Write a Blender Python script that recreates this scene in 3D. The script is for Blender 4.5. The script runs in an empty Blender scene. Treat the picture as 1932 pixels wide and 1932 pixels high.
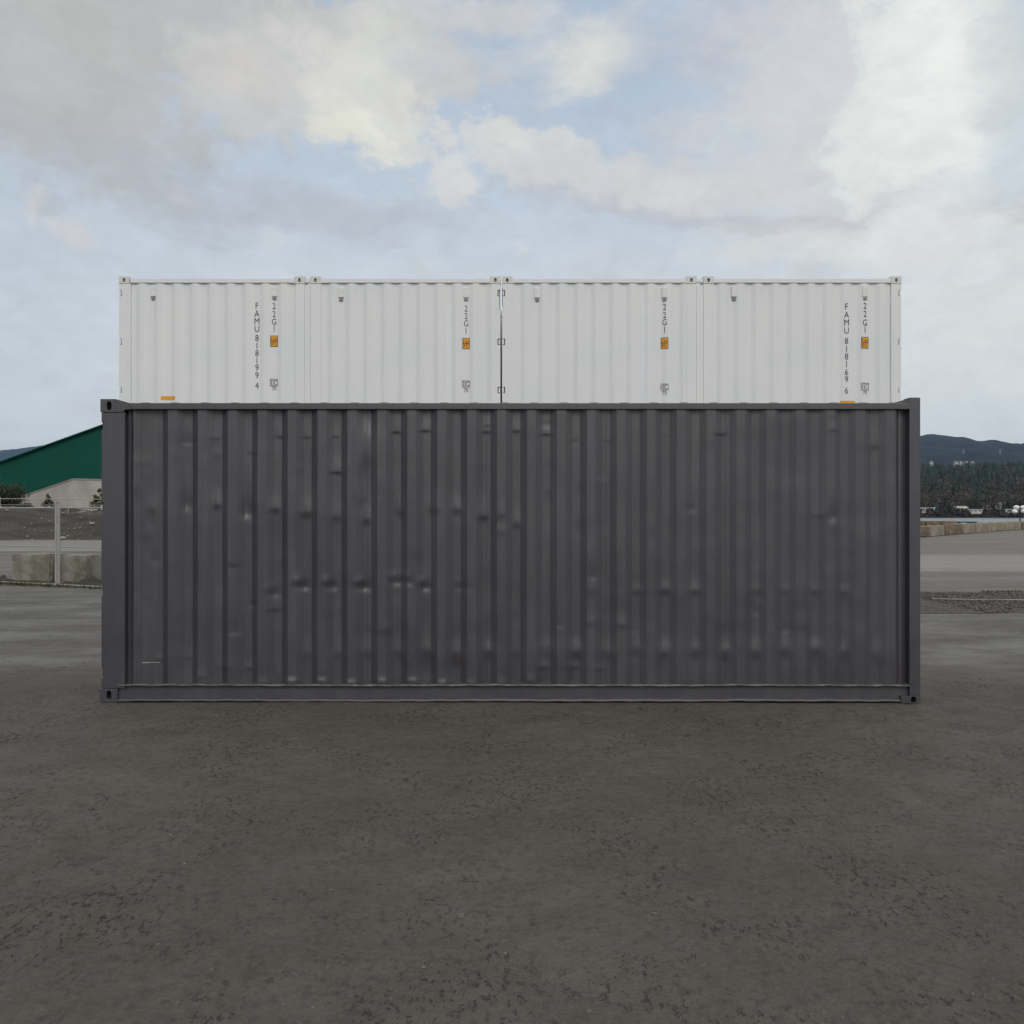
import bpy, bmesh, math, random
import numpy as np
from mathutils import Vector, Matrix

random.seed(7)
RNG = np.random.default_rng(7)
R = math.radians
SC = bpy.context.scene
COL = SC.collection

# ------------------------------------------------------------------ camera
F = 1642.0            # focal length in pixels of a 1932 px wide picture
EYE = 1.40
HZ = 968.0            # horizon row in that picture
cam_d = bpy.data.cameras.new('camera')
cam_d.sensor_width = 36.0
cam_d.lens = 36.0 * F / 1932.0
cam_d.shift_y = (HZ - 966.0) / 1932.0
cam_d.clip_start = 0.05
cam_d.clip_end = 30000.0
cam = bpy.data.objects.new('camera', cam_d)
COL.objects.link(cam)
cam.location = (0, 0, EYE)
cam.rotation_euler = (R(90), 0, 0)
SC.camera = cam

def at(u, v, Y):
    return Vector(((u - 966.0) * Y / F, Y, EYE - (v - HZ) * Y / F))

def lin(c):
    out = []
    for k in c:
        k = k / 255.0
        out.append(k / 12.92 if k <= 0.04045 else ((k + 0.055) / 1.055) ** 2.4)
    return out

# ------------------------------------------------------------------ node helpers
class NT:
    def __init__(self, tree):
        self.t = tree
        self.n = tree.nodes
        self.l = tree.links
    def add(self, typ, **kw):
        nd = self.n.new(typ)
        for k, v in kw.items():
            setattr(nd, k, v)
        return nd
    def put(self, sock, val):
        if isinstance(val, bpy.types.NodeSocket):
            self.l.new(val, sock)
        else:
            if sock.type == 'RGBA' and hasattr(val, '__len__') and len(val) == 3:
                val = (*val, 1.0)
            sock.default_value = val
    def math(self, op, a, b=0.0, c=None, clamp=False):
        nd = self.add('ShaderNodeMath', operation=op)
        nd.use_clamp = clamp
        self.put(nd.inputs[0], a)
        self.put(nd.inputs[1], b)
        if c is not None:
            self.put(nd.inputs[2], c)
        return nd.outputs[0]
    def vmath(self, op, a, b=(0, 0, 0), out=0):
        nd = self.add('ShaderNodeVectorMath', operation=op)
        self.put(nd.inputs[0], a)
        if op == 'SCALE':
            self.put(nd.inputs['Scale'], b)
        else:
            self.put(nd.inputs[1], b)
        return nd.outputs['Value'] if out == 'v' else nd.outputs[0]
    def noise(self, vec, scale, detail=4, rough=0.5, dist=0.0, color=False):
        nd = self.add('ShaderNodeTexNoise')
        nd.noise_dimensions = '3D'
        self.put(nd.inputs['Vector'], vec)
        nd.inputs['Scale'].default_value = scale
        nd.inputs['Detail'].default_value = detail
        nd.inputs['Roughness'].default_value = rough
        nd.inputs['Distortion'].default_value = dist
        return nd.outputs['Color'] if color else nd.outputs['Fac']
    def ramp(self, val, a, b, lo=0.0, hi=1.0, smooth=True):
        nd = self.add('ShaderNodeMapRange')
        nd.interpolation_type = 'SMOOTHSTEP' if smooth else 'LINEAR'
        nd.clamp = True
        self.put(nd.inputs['Value'], val)
        self.put(nd.inputs['From Min'], a)
        self.put(nd.inputs['From Max'], b)
        self.put(nd.inputs['To Min'], lo)
        self.put(nd.inputs['To Max'], hi)
        return nd.outputs[0]
    def mix(self, fac, a, b, blend='MIX'):
        nd = self.add('ShaderNodeMix')
        nd.data_type = 'RGBA'
        nd.blend_type = blend
        nd.clamp_factor = True
        self.put(nd.inputs[0], fac)
        self.put(nd.inputs[6], a)
        self.put(nd.inputs[7], b)
        return nd.outputs[2]
    def mapping(self, vec, loc=(0, 0, 0), rot=(0, 0, 0), scale=(1, 1, 1), kind='POINT'):
        nd = self.add('ShaderNodeMapping')
        nd.vector_type = kind
        self.put(nd.inputs['Vector'], vec)
        nd.inputs['Location'].default_value = loc
        nd.inputs['Rotation'].default_value = rot
        nd.inputs['Scale'].default_value = scale
        return nd.outputs[0]
    def sep(self, vec):
        nd = self.add('ShaderNodeSeparateXYZ')
        self.put(nd.inputs[0], vec)
        return nd.outputs
    def comb(self, x, y, z):
        nd = self.add('ShaderNodeCombineXYZ')
        for s, v in zip(nd.inputs, (x, y, z)):
            self.put(s, v)
        return nd.outputs[0]

# ------------------------------------------------------------------ sun and sky
SUN_DIR = Vector((0.10, -0.82, 0.72)).normalized()      # towards the (veiled) sun
SUN_EL = math.asin(SUN_DIR.z)
SUN_AZ = math.atan2(SUN_DIR.x, SUN_DIR.y)
sun_d = bpy.data.lights.new('sun', 'SUN')
sun_d.energy = 1.25
sun_d.angle = R(30)
sun_d.color = (1.0, 0.94, 0.86)
sun = bpy.data.objects.new('sun', sun_d)
COL.objects.link(sun)
sun.location = (20, -20, 30)
sun.rotation_euler = SUN_DIR.to_track_quat('Z', 'Y').to_euler()

SKY_STRENGTH = 0.1
world = bpy.data.worlds.new('World')
SC.world = world
world.use_nodes = True
W = NT(world.node_tree)
W.n.clear()
w_out = W.add('ShaderNodeOutputWorld')
w_bg = W.add('ShaderNodeBackground')
w_bg.inputs['Strength'].default_value = SKY_STRENGTH
W.l.new(w_bg.outputs[0], w_out.inputs['Surface'])
sky = W.add('ShaderNodeTexSky')
sky.sky_type = 'NISHITA'
sky.sun_disc = False
sky.sun_elevation = SUN_EL
sky.sun_rotation = SUN_AZ
sky.air_density = 1.0
sky.dust_density = 2.0
w_dir = W.add('ShaderNodeTexCoord').outputs['Generated']
dx, dy, dz = W.sep(w_dir)
az = W.math('ARCTAN2', dx, dy)
horiz = W.math('SQRT', W.math('ADD', W.math('MULTIPLY', dx, dx), W.math('MULTIPLY', dy, dy)))
el = W.math('ARCTAN2', dz, horiz)
# turbulence of the cloud edges, in direction space (slightly flattened clouds)
w_flat = W.mapping(w_dir, scale=(1.0, 1.0, 1.7))
wn1 = W.noise(w_flat, 5.0, 7, 0.58, 0.3, color=True)
wn2 = W.noise(w_flat, 19.0, 6, 0.62, 0.2, color=True)
warp1 = W.vmath('SCALE', W.vmath('SUBTRACT', wn1, (0.5, 0.5, 0.5)), 0.13)
warp2 = W.vmath('SCALE', W.vmath('SUBTRACT', wn2, (0.5, 0.5, 0.5)), 0.065)
P0 = W.comb(az, el, 0.0)
PW = W.vmath('ADD', P0, W.vmath('ADD', warp1, warp2))
PW = W.vmath('MULTIPLY', PW, (1, 1, 0))
bill = W.math('SUBTRACT', W.noise(W.mapping(w_dir, scale=(1, 1, 1.35)), 17.0, 12, 0.67, 0.25), 0.5)
wisp = W.math('SUBTRACT', W.noise(W.mapping(w_dir, rot=(0, R(28), 0), scale=(0.7, 1, 2.6)), 13.0, 10, 0.64, 0.25), 0.5)
PS = W.vmath('MULTIPLY', W.vmath('ADD', P0, W.vmath('SCALE', W.vmath('ADD', warp1, W.vmath('SCALE', warp2, 2.6)), 0.36)), (1, 1, 0))

def skycol(c):
    return [k / SKY_STRENGTH for k in lin(c)]

pale = W.add('ShaderNodeValToRGB')
cr = pale.color_ramp
cr.elements[0].position = 0.0
cr.elements[0].color = (*lin((238, 240, 239)), 1)
cr.elements[1].position = 1.0
cr.elements[1].color = (*lin((172, 189, 210)), 1)
for p_, c_ in ((0.17, (227, 231, 233)), (0.30, (217, 224, 229)), (0.50, (203, 213, 223)), (0.75, (184, 199, 216))):
    e_ = cr.elements.new(p_)
    e_.color = (*lin(c_), 1)
W.put(pale.inputs[0], W.ramp(el, 0.0, 0.62, smooth=False))
veil = W.vmath('SCALE', pale.outputs[0], 1.0 / SKY_STRENGTH)
base = W.mix(0.93, sky.outputs[0], veil)
# the left side of the sky is a touch deeper, the right side paler
base = W.mix(W.ramp(az, 0.12, 0.60, 0.0, 0.6), base, skycol((219, 225, 227)))
base = W.mix(W.ramp(az, -0.25, -0.62, 0.0, 0.30), base, skycol((168, 183, 199)))

def blob(col, u, v, ru, rv, rgb, op=1.0, soft=0.55, rot=0.0):
    x = (u - 966.0) / F
    z = (HZ - v) / F
    a = math.atan(x)
    e = math.atan(z * math.cos(a))
    sa = ru / F * math.cos(a) ** 2
    se = rv / F * math.cos(e) ** 2 * math.cos(a)
    m = W.mapping(PS if ru < 90 and rv < 64 else PW, (a, e, 0), (0, 0, R(-rot)), (sa, se, 1), 'TEXTURE')
    r = W.vmath('LENGTH', m, out='v')
    r = W.math('MULTIPLY_ADD', bill if soft < .75 else wisp, 2.0 if soft < .75 else 1.6, r)
    return W.mix(W.ramp(r, 1.0 + 0.2 * soft, 1.0 - (.62 if soft < .75 else .95) * soft, 0.0, op), col, skycol(rgb))

CLOUDS = [
    # grey mass, upper left
    (120, 190, 330, 190, (190, 191, 192), .9, .7, 12),
    (330, 60, 560, 110, (190, 190, 189), .95, .6, 0),
    (190, 320, 330, 85, (183, 186, 189), .8, .8, 18),
    (60, 130, 200, 120, (188, 188, 187), .8, .8, 0),
    # lavender underside bands
    (640, 415, 300, 55, (188, 193, 203), .75, .8, 4),
    (400, 350, 260, 60, (184, 192, 202), .5, .9, 6),
    # pale centre cloud
    (640, 150, 330, 120, (205, 205, 204), .9, .6, -6),
    (700, 215, 180, 100, (219, 219, 214), .95, .55, 22),
    (670, 245, 110, 66, (230, 230, 218), .9, .8, 12),
    (740, 110, 130, 80, (218, 219, 213), .7, .9, -30),
    (440, 125, 120, 50, (211, 208, 205), .8, .9, 5),
    (790, 268, 120, 22, (213, 214, 212), .6, .7, 10),
    # top centre
    (900, 30, 260, 60, (208, 209, 210), .8, .8, 0),
    (1120, 80, 190, 95, (213, 214, 213), .7, .9, -14),
    (1110, 110, 95, 66, (223, 224, 217), .75, .9, -25),
    (1390, 60, 200, 95, (201, 202, 208), .9, .8, 0),
    # middle band
    (1010, 290, 150, 70, (216, 217, 216), .95, .5, 8),
    (955, 255, 62, 42, (222, 223, 220), .8, .9, 0),
    (1210, 335, 330, 52, (211, 212, 213), .9, .6, 5),
    (1330, 240, 110, 60, (211, 212, 215), .7, .8, 0),
    (1250, 388, 380, 26, (194, 198, 206), .8, .9, 6),
    (1330, 320, 190, 26, (220, 221, 220), .6, .9, -4),
    (858, 335, 50, 62, (217, 218, 218), .9, .6, 10),
    # great bright cloud, right
    (1600, 210, 250, 300, (213, 215, 217), .9, .7, 10),
    (1730, 190, 165, 330, (229, 233, 230), .95, .55, 6),
    (1775, 140, 125, 210, (241, 244, 240), .9, .8, 0),
    (1775, 330, 125, 120, (236, 238, 234), .85, .8, 0),
    (1890, 90, 90, 200, (213, 218, 218), .7, .8, 0),
    (1560, 420, 330, 50, (214, 215, 216), .8, .8, 0),
    (1720, 455, 340, 60, (223, 225, 223), .8, .8, 3),
    (1905, 410, 110, 28, (205, 206, 209), .8, .8, 0),
    (1500, 405, 260, 22, (198, 201, 206), .7, .9, 6),
    (1420, 490, 60, 55, (216, 219, 219), .8, .8, -20),
    (1150, 500, 130, 40, (208, 212, 217), .5, .9, 0),
    (1820, 610, 430, 210, (226, 229, 227), .8, .9, 0),
    (1700, 470, 260, 60, (228, 230, 228), .7, .9, 0),
    # small puffs
    (152, 437, 56, 34, (211, 211, 213), .9, .8, 20),
    (82, 382, 30, 28, (209, 210, 213), .8, .8, 40),
    (340, 375, 34, 26, (202, 203, 207), .7, .9, 0),
    (220, 368, 26, 14, (200, 202, 207), .7, .9, 0),
    (505, 462, 50, 26, (206, 211, 216), .8, .8, 12),
    (975, 478, 24, 16, (214, 218, 221), .8, .8, 0),
    (800, 508, 50, 22, (212, 217, 220), .7, .9, 0),
]
skyc = base
for c in CLOUDS:
    skyc = blob(skyc, *c)
# everything outside the picture: broken bright overcast
over = W.mix(W.ramp(wn1, 0.35, 0.65), skycol((205, 211, 220)), skycol((240, 238, 233)))
# unseen dark sky added low on the left to darken the left-facing ribs
dark_left = W.math('MULTIPLY', W.math('MULTIPLY', W.ramp(az, -0.75, -1.05), W.ramp(az, -2.5, -2.15)), W.ramp(el, 0.75, 0.40))
over = W.mix(W.math('MULTIPLY', dark_left, .92), over, skycol((112, 116, 124)))
side = W.math('MAXIMUM', W.ramp(W.math('ABSOLUTE', az), 0.62, 0.95), W.ramp(el, 0.62, 0.85))
puff = W.math('SUBTRACT', W.noise(W.vmath('ADD', w_flat, warp2), 26.0, 8, 0.58, 0.6), 0.5)
skyc = W.vmath('SCALE', skyc, W.math('MULTIPLY_ADD', W.math('ADD', bill, puff), 0.22, 1.0))
skyc = W.mix(W.math('MULTIPLY', side, 0.9), skyc, over)
W.put(w_bg.inputs['Color'], skyc)

SC.view_settings.view_transform = 'Standard'
SC.view_settings.look = 'None'
SC.view_settings.exposure = 0.0
SC.view_settings.gamma = 1.0
SC.view_settings.use_curve_mapping = False
SC.cycles.volume_bounces = 0
SC.cycles.max_bounces = 8
SC.cycles.use_denoising = True

# ------------------------------------------------------------------ noise for geometry
_T = RNG.random((256, 256))
def vnoise(x, y):
    x = np.asarray(x, float); y = np.asarray(y, float)
    xi = np.floor(x).astype(int); yi = np.floor(y).astype(int)
    fx = x - xi; fy = y - yi
    fx = fx * fx * (3 - 2 * fx); fy = fy * fy * (3 - 2 * fy)
    a = _T[xi & 255, yi & 255]; b = _T[(xi + 1) & 255, yi & 255]
    c = _T[xi & 255, (yi + 1) & 255]; d = _T[(xi + 1) & 255, (yi + 1) & 255]
    return (a * (1 - fx) + b * fx) * (1 - fy) + (c * (1 - fx) + d * fx) * fy - 0.5
def fbm(x, y, octv=5, gain=0.5):
    s = 0.0; amp = 1.0
    for k in range(octv):
        s = s + amp * vnoise(np.asarray(x) * 2 ** k + 17.3 * k, np.asarray(y) * 2 ** k + 5.1 * k)
        amp *= gain
    return s
def sstep(x, a, b):
    t = np.clip((np.asarray(x, float) - a) / (b - a), 0, 1)
    return t * t * (3 - 2 * t)

# ------------------------------------------------------------------ mesh and object helpers
class MB:
    def __init__(self):
        self.v = []
        self.f = []
    def box(self, x0, x1, y0, y1, z0, z1):
        b = len(self.v)
        self.v += [(x0, y0, z0), (x1, y0, z0), (x1, y1, z0), (x0, y1, z0),
                   (x0, y0, z1), (x1, y0, z1), (x1, y1, z1), (x0, y1, z1)]
        for q in ((0, 3, 2, 1), (4, 5, 6, 7), (0, 1, 5, 4), (1, 2, 6, 5), (2, 3, 7, 6), (3, 0, 4, 7)):
            self.f.append(tuple(b + i for i in q))
        return self
    def tube(self, p0, p1, r, n=10, r1=None, caps=True):
        p0 = Vector(p0); p1 = Vector(p1)
        r1 = r if r1 is None else r1
        d = (p1 - p0).normalized()
        a = d.orthogonal().normalized(); c = d.cross(a)
        b = len(self.v)
        for p, rr in ((p0, r), (p1, r1)):
            for k in range(n):
                t = 2 * math.pi * k / n
                self.v.append(tuple(p + a * (rr * math.cos(t)) + c * (rr * math.sin(t))))
        for k in range(n):
            j = (k + 1) % n
            self.f.append((b + k, b + j, b + n + j, b + n + k))
        if caps:
            self.f.append(tuple(b + k for k in reversed(range(n))))
            self.f.append(tuple(b + n + k for k in range(n)))
        return self
    def extrude_xz(self, pts, y0, y1):
        """outline in x,z (counter-clockwise seen from -y) given thickness y0..y1"""
        b = len(self.v); n = len(pts)
        self.v += [(x, y0, z) for x, z in pts] + [(x, y1, z) for x, z in pts]
        self.f.append(tuple(b + k for k in range(n)))
        self.f.append(tuple(b + n + k for k in reversed(range(n))))
        for k in range(n):
            j = (k + 1) % n
            self.f.append((b + k, b + n + k, b + n + j, b + j))
        return self
    def grid(self, V, flip=False):
        """V: array (m, n, 3)"""
        m, n = V.shape[:2]
        b = len(self.v)
        self.v += [tuple(p) for p in V.reshape(-1, 3).tolist()]
        for i in range(m - 1):
            for j in range(n - 1):
                q = (b + i * n + j, b + i * n + j + 1, b + (i + 1) * n + j + 1, b + (i + 1) * n + j)
                self.f.append(q[::-1] if flip else q)
        return self
    def build(self, name, mat, parent=None, smooth=False, bevel=0.0, loc=None):
        me = bpy.data.meshes.new(name)
        me.from_pydata(self.v, [], self.f)
        me.update()
        if smooth:
            me.shade_smooth()
        if mat:
            me.materials.append(mat)
        o = bpy.data.objects.new(name, me)
        COL.objects.link(o)
        if parent:
            o.parent = parent
        if loc is not None:
            o.location = loc
        if bevel:
            md = o.modifiers.new('bevel', 'BEVEL')
            md.width = bevel; md.segments = 2; md.limit_method = 'ANGLE'; md.angle_limit = R(40)
        return o

def tag(o, label, cat, group=None):
    o['label'] = label
    o['category'] = cat
    if group:
        o['group'] = group
    return o
def kind(o, k):
    o['kind'] = k
    return o
def thing(name, label, cat, loc=(0, 0, 0), rotz=0.0, group=None):
    o = bpy.data.objects.new(name, None)
    o.empty_display_size = 0.3
    COL.objects.link(o)
    o.location = loc
    o.rotation_euler = (0, 0, rotz)
    return tag(o, label, cat, group)
def copy_tree(o, parent=None, skip=()):
    c = o.copy()
    COL.objects.link(c)
    c.parent = parent
    for ch in list(o.children):
        if ch.name.split('.')[0] in skip:
            continue
        copy_tree(ch, c, skip)
    return c

# ------------------------------------------------------------------ materials
def new_mat(name):
    m = bpy.data.materials.new(name)
    m.use_nodes = True
    t = NT(m.node_tree)
    bs = m.node_tree.nodes['Principled BSDF']
    return m, t, bs
def obj_co(t):
    return t.add('ShaderNodeTexCoord').outputs['Object']
def wpos(t):
    return t.add('ShaderNodeNewGeometry').outputs['Position']
def bump(t, bs, h, strength=0.5, dist=0.01):
    b = t.add('ShaderNodeBump')
    b.inputs['Strength'].default_value = strength
    b.inputs['Distance'].default_value = dist
    t.put(b.inputs['Height'], h)
    t.l.new(b.outputs[0], bs.inputs['Normal'])

def simple(name, a, b, scale=4.0, rough=0.6, stretch=(1, 1, 1), detail=5, bmp=None, metallic=0.0, world_co=False, lo=0.35, hi=0.65):
    m, t, bs = new_mat(name)
    co = t.mapping(wpos(t) if world_co else obj_co(t), scale=stretch)
    n = t.noise(co, scale, detail, 0.6)
    t.put(bs.inputs['Base Color'], t.mix(t.ramp(n, lo, hi), a, b))
    bs.inputs['Roughness'].default_value = rough
    bs.inputs['Metallic'].default_value = metallic
    if bmp:
        bump(t, bs, t.noise(co, bmp[0], 4, 0.6), bmp[1], bmp[2])
    return m

# charcoal container paint: fine orange-peel, dusty bloom, faint streaks
M_DARK, t, bs = new_mat('charcoal_paint')
co = obj_co(t)
blot = t.noise(co, 1.6, 5, 0.6)
streak = t.noise(t.mapping(co, scale=(14, 14, 0.9)), 1.0, 5, 0.6)
fine = t.noise(co, 150.0, 2, 0.7)
c0 = t.mix(t.ramp(blot, .3, .7), (0.039, 0.035, 0.042), (0.050, 0.046, 0.055))
c0 = t.mix(t.ramp(streak, .45, .75, 0, .45), c0, (0.078, 0.075, 0.083))
c0 = t.mix(t.ramp(fine, .35, .7, 0, .40), c0, (0.030, 0.030, 0.032))
t.put(bs.inputs['Base Color'], c0)
t.put(bs.inputs['Roughness'], t.ramp(t.noise(co, 6, 4), .3, .7, .34, .46))
bs.inputs['Specular IOR Level'].default_value = 1.0
bump(t, bs, fine, 0.30, 0.003)

M_WORN = simple('scuffed_paint', (0.05, 0.05, 0.054), (0.15, 0.15, 0.155), 30, 0.5, (0.4, 1, 1), bmp=(60, .3, .003), lo=.4, hi=.7)
M_HOLE = simple('dark_cavity', (0.012, 0.012, 0.013), (0.02, 0.019, 0.018), 20, 0.9)
M_BARE = simple('scratched_bare_paint', (0.42, 0.42, 0.43), (0.25, 0.25, 0.26), 40, 0.6)

# white container paint with soft grime
M_WHITE, t, bs = new_mat('white_paint')
co = obj_co(t)
s1 = t.noise(t.mapping(co, scale=(7, 7, 0.5)), 1.0, 6, 0.65)
s2 = t.noise(co, 1.1, 4)
c0 = t.mix(t.ramp(s2, .3, .7), (0.725, 0.752, 0.757), (0.757, 0.770, 0.769))
c0 = t.mix(t.ramp(s1, .55, .8, 0, .30), c0, (0.60, 0.605, 0.595))
sp = t.noise(co, 26, 3, .7)
c0 = t.mix(t.ramp(sp, .70, .78, 0, .35), c0, (0.42, 0.38, 0.33))
t.put(bs.inputs['Base Color'], c0)
bs.inputs['Roughness'].default_value = 0.5
bump(t, bs, t.noise(co, 40, 3), 0.05, 0.002)

M_WCAST = simple('stained_white_steel', (0.68, 0.675, 0.65), (0.55, 0.52, 0.47), 16, 0.6, bmp=(60, .3, .003), lo=.45, hi=.75)
M_PATCH = simple('fresh_white_paint', (0.78, 0.80, 0.84), (0.74, 0.77, 0.80), 8, 0.45)
M_INK = simple('black_stencil_paint', (0.035, 0.035, 0.04), (0.07, 0.07, 0.075), 40, 0.6)
M_ORANGE = simple('orange_decal', (0.78, 0.36, 0.012), (0.72, 0.31, 0.015), 30, 0.5)
M_DECAL = simple('brown_decal_print', (0.22, 0.09, 0.02), (0.26, 0.11, 0.02), 30, 0.5)
M_GRILLE = simple('grey_vent_grille', (0.26, 0.26, 0.26), (0.34, 0.34, 0.33), 60, 0.6)
M_VENT = simple('vent_cover_paint', (0.76, 0.77, 0.77), (0.68, 0.69, 0.68), 20, 0.5)
M_RUST = simple('rust_streak', (0.20, 0.11, 0.06), (0.34, 0.24, 0.16), 30, 0.85)

M_GALV = simple('galvanised_steel', (0.32, 0.315, 0.295), (0.43, 0.425, 0.40), 22, 0.45, metallic=0.3)
M_WIRE = simple('fence_wire', (0.20, 0.20, 0.18), (0.28, 0.28, 0.26), 22, 0.5, metallic=0.2)
M_CONC = simple('mossy_concrete', (0.27, 0.26, 0.225), (0.155, 0.143, 0.112), 2.6, 0.9, (1, 1, .6), bmp=(18, .5, .02), lo=.38, hi=.66)
M_BARRIER = simple('tan_concrete', (0.30, 0.265, 0.20), (0.18, 0.15, 0.105), 1.4, 0.9, bmp=(6, .5, .05), lo=.35, hi=.7)
M_BARRIER2 = simple('brown_concrete', (0.19, 0.15, 0.10), (0.12, 0.09, 0.06), 1.4, 0.9, bmp=(6, .5, .05))
M_GREEN, t, bs = new_mat('green_cladding')
co = obj_co(t)
wv = t.add('ShaderNodeTexWave'); wv.wave_type = 'BANDS'; wv.bands_direction = 'X'
t.put(wv.inputs['Vector'], co); wv.inputs['Scale'].default_value = 1.05
n_ = t.noise(co, .12, 5)
t.put(bs.inputs['Base Color'], t.mix(t.ramp(n_, .3, .7), (0.003, 0.056, 0.040), (0.004, 0.072, 0.052)))
bs.inputs['Roughness'].default_value = 0.7
bs.inputs['Specular IOR Level'].default_value = 0.15
bump(t, bs, wv.outputs['Fac'], 0.25, 0.04)
M_WALL = simple('weathered_pale_concrete', (0.40, 0.385, 0.36), (0.29, 0.275, 0.25), .35, 0.9, (1, 1, .5), bmp=(3, .3, .05))
M_LEAF = simple('dark_foliage', (0.022, 0.030, 0.014), (0.055, 0.060, 0.028), 3.0, 0.8)
M_LEAF2 = simple('olive_foliage', (0.05, 0.055, 0.022), (0.10, 0.10, 0.045), 3.0, 0.8)
M_BARK = simple('bark', (0.05, 0.04, 0.03), (0.09, 0.07, 0.055), 8, 0.9)
M_STONE = simple('stone_chips', (0.06, 0.055, 0.048), (0.15, 0.137, 0.12), 9.0, 0.9, world_co=True)
M_RUBBLE = simple('pale_rubble', (0.20, 0.18, 0.155), (0.34, 0.32, 0.29), 1.1, 0.9, world_co=True)
M_TEAL = simple('teal_steel', (0.03, 0.10, 0.11), (0.04, 0.13, 0.13), 1, 0.5)
M_GLOBE = simple('white_lamp_glass', (0.82, 0.82, 0.80), (0.78, 0.78, 0.77), 3, 0.3)
M_POLE = simple('black_iron', (0.02, 0.02, 0.022), (0.03, 0.03, 0.03), 6, 0.5)
M_HWHITE = simple('house_siding', (0.40, 0.39, 0.37), (0.56, 0.54, 0.51), .6, 0.7)
M_HGREY = simple('house_roof', (0.20, 0.18, 0.17), (0.27, 0.24, 0.22), .6, 0.8)
M_HWIN = simple('house_window_glass', (0.03, 0.035, 0.04), (0.05, 0.05, 0.055), .6, 0.2)
M_PALEPIPE = simple('pale_weathered_steel', (0.24, 0.235, 0.225), (0.36, 0.35, 0.34), 3, 0.5)

# ------------------------------------------------------------------ ground
NB = (-0.771, 0.636)             # away from the yard, across the barrier line
def shore(X, Y):
    return NB[0] * (X - 23.5) + NB[1] * (Y - 50.0)
def ground_z(X, Y):
    X = np.asarray(X, float); Y = np.asarray(Y, float)
    drop = sstep(shore(X, Y), 4.0, 10.0) * sstep(X, 8.0, 24.0)
    z = -3.0 * drop
    z = z - 3.0 * sstep(shore(X, Y), 11, 30) * sstep(X, 8.0, 24.0)
    z = z - 6.0 * sstep(Y, 640, 720) * (1 - sstep(X, 8, 24))
    return z

xs = np.concatenate([-np.geomspace(9000, 8, 46)[:-1], np.linspace(-8, -4.2, 60)[:-1], np.linspace(-4.2, 4.2, 300),
                     np.linspace(4.2, 8, 60)[1:], np.geomspace(8, 9000, 46)[1:]])
ys = np.concatenate([[-2500, -800, -200, -60, -20, -6, -1], np.linspace(1.2, 6.6, 300), np.linspace(6.6, 20, 170)[1:],
                     np.geomspace(20, 140, 46)[1:], np.geomspace(140, 9500, 40)[1:]])
GX, GY = np.meshgrid(xs, ys)
gz = ground_z(GX, GY)
near = (1 - sstep(GY, 9, 22)) * (1 - sstep(np.abs(GX), 7, 12)) * sstep(GY, 0, 1.2)
und = fbm(GX * 0.55, GY * 0.55, 4) * 0.022
lump = fbm(GX * 3.1 + GY * 0.9, GY * 4.2 - GX * 0.6, 5, .62) * 0.014
ridged = -np.abs(fbm(GX * 7 + 2.2 * GY, GY * 9, 4, .6)) * 0.013 * sstep(fbm(GX * .8 + 9, GY * .8, 3), -0.15, 0.3)
clear = 0.35 + 0.65 * (1 - np.exp(-((GY - 6.5) / 0.35) ** 2))
gz = gz + near * ((und + lump + ridged) * clear - 0.004)
gz = gz + (1 - near) * fbm(GX * 0.12, GY * 0.12, 3) * 0.06 * sstep(GY, 9, 22) * (1 - sstep(GY, 40, 50))
g = MB(); g.grid(np.stack([GX, GY, gz], -1))

M_GROUND, t, bs = new_mat('packed_earth')
pos = wpos(t)
px_, py_, pz_ = t.sep(pos)
n_big = t.noise(pos, 0.55, 6, .6)
n_mid = t.noise(t.mapping(pos, rot=(0, 0, R(-14)), scale=(1, .9, 1)), 3.6, 8, .68)
n_fin = t.noise(pos, 45, 5, .72)
n_str = t.noise(t.mapping(pos, scale=(0.10, 1.0, 1)), 1.5, 6, .62)
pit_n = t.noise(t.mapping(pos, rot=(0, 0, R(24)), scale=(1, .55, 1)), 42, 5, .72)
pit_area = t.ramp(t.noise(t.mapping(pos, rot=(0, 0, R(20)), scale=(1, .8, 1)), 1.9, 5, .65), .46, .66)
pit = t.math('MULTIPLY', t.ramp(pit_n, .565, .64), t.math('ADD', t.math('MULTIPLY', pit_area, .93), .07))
earth = t.mix(t.ramp(n_big, .3, .7), (0.088, 0.078, 0.067), (0.124, 0.110, 0.096))
earth = t.mix(t.ramp(n_mid, .35, .72, 0, .55), earth, (0.076, 0.066, 0.056))
earth = t.mix(t.ramp(n_fin, .45, .72, 0, .6), earth, (0.138, 0.124, 0.108))
earth = t.mix(t.ramp(t.noise(pos, 21, 5, .7), .48, .68, 0, .55), earth, (0.052, 0.045, 0.038))
earth = t.mix(t.ramp(t.noise(pos, .9, 3), .62, .72, 0, .4), earth, (0.085, 0.082, 0.055))
earth = t.mix(t.math('MULTIPLY', pit, .22), earth, (0.028, 0.025, 0.023))  # shade inside the pits painted into the earth colour
yard = t.mix(t.ramp(n_str, .3, .7), (0.150, 0.136, 0.118), (0.255, 0.238, 0.212))
yard = t.mix(t.ramp(t.noise(t.mapping(pos, rot=(0, 0, R(6)), scale=(0.3, 2.4, 1)), 1.6, 7, .7), .42, .68, 0, .6), yard, (0.115, 0.103, 0.088))
yard = t.mix(t.ramp(n_fin, .3, .7, 0, .3), yard, (0.09, 0.085, 0.078))
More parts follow.
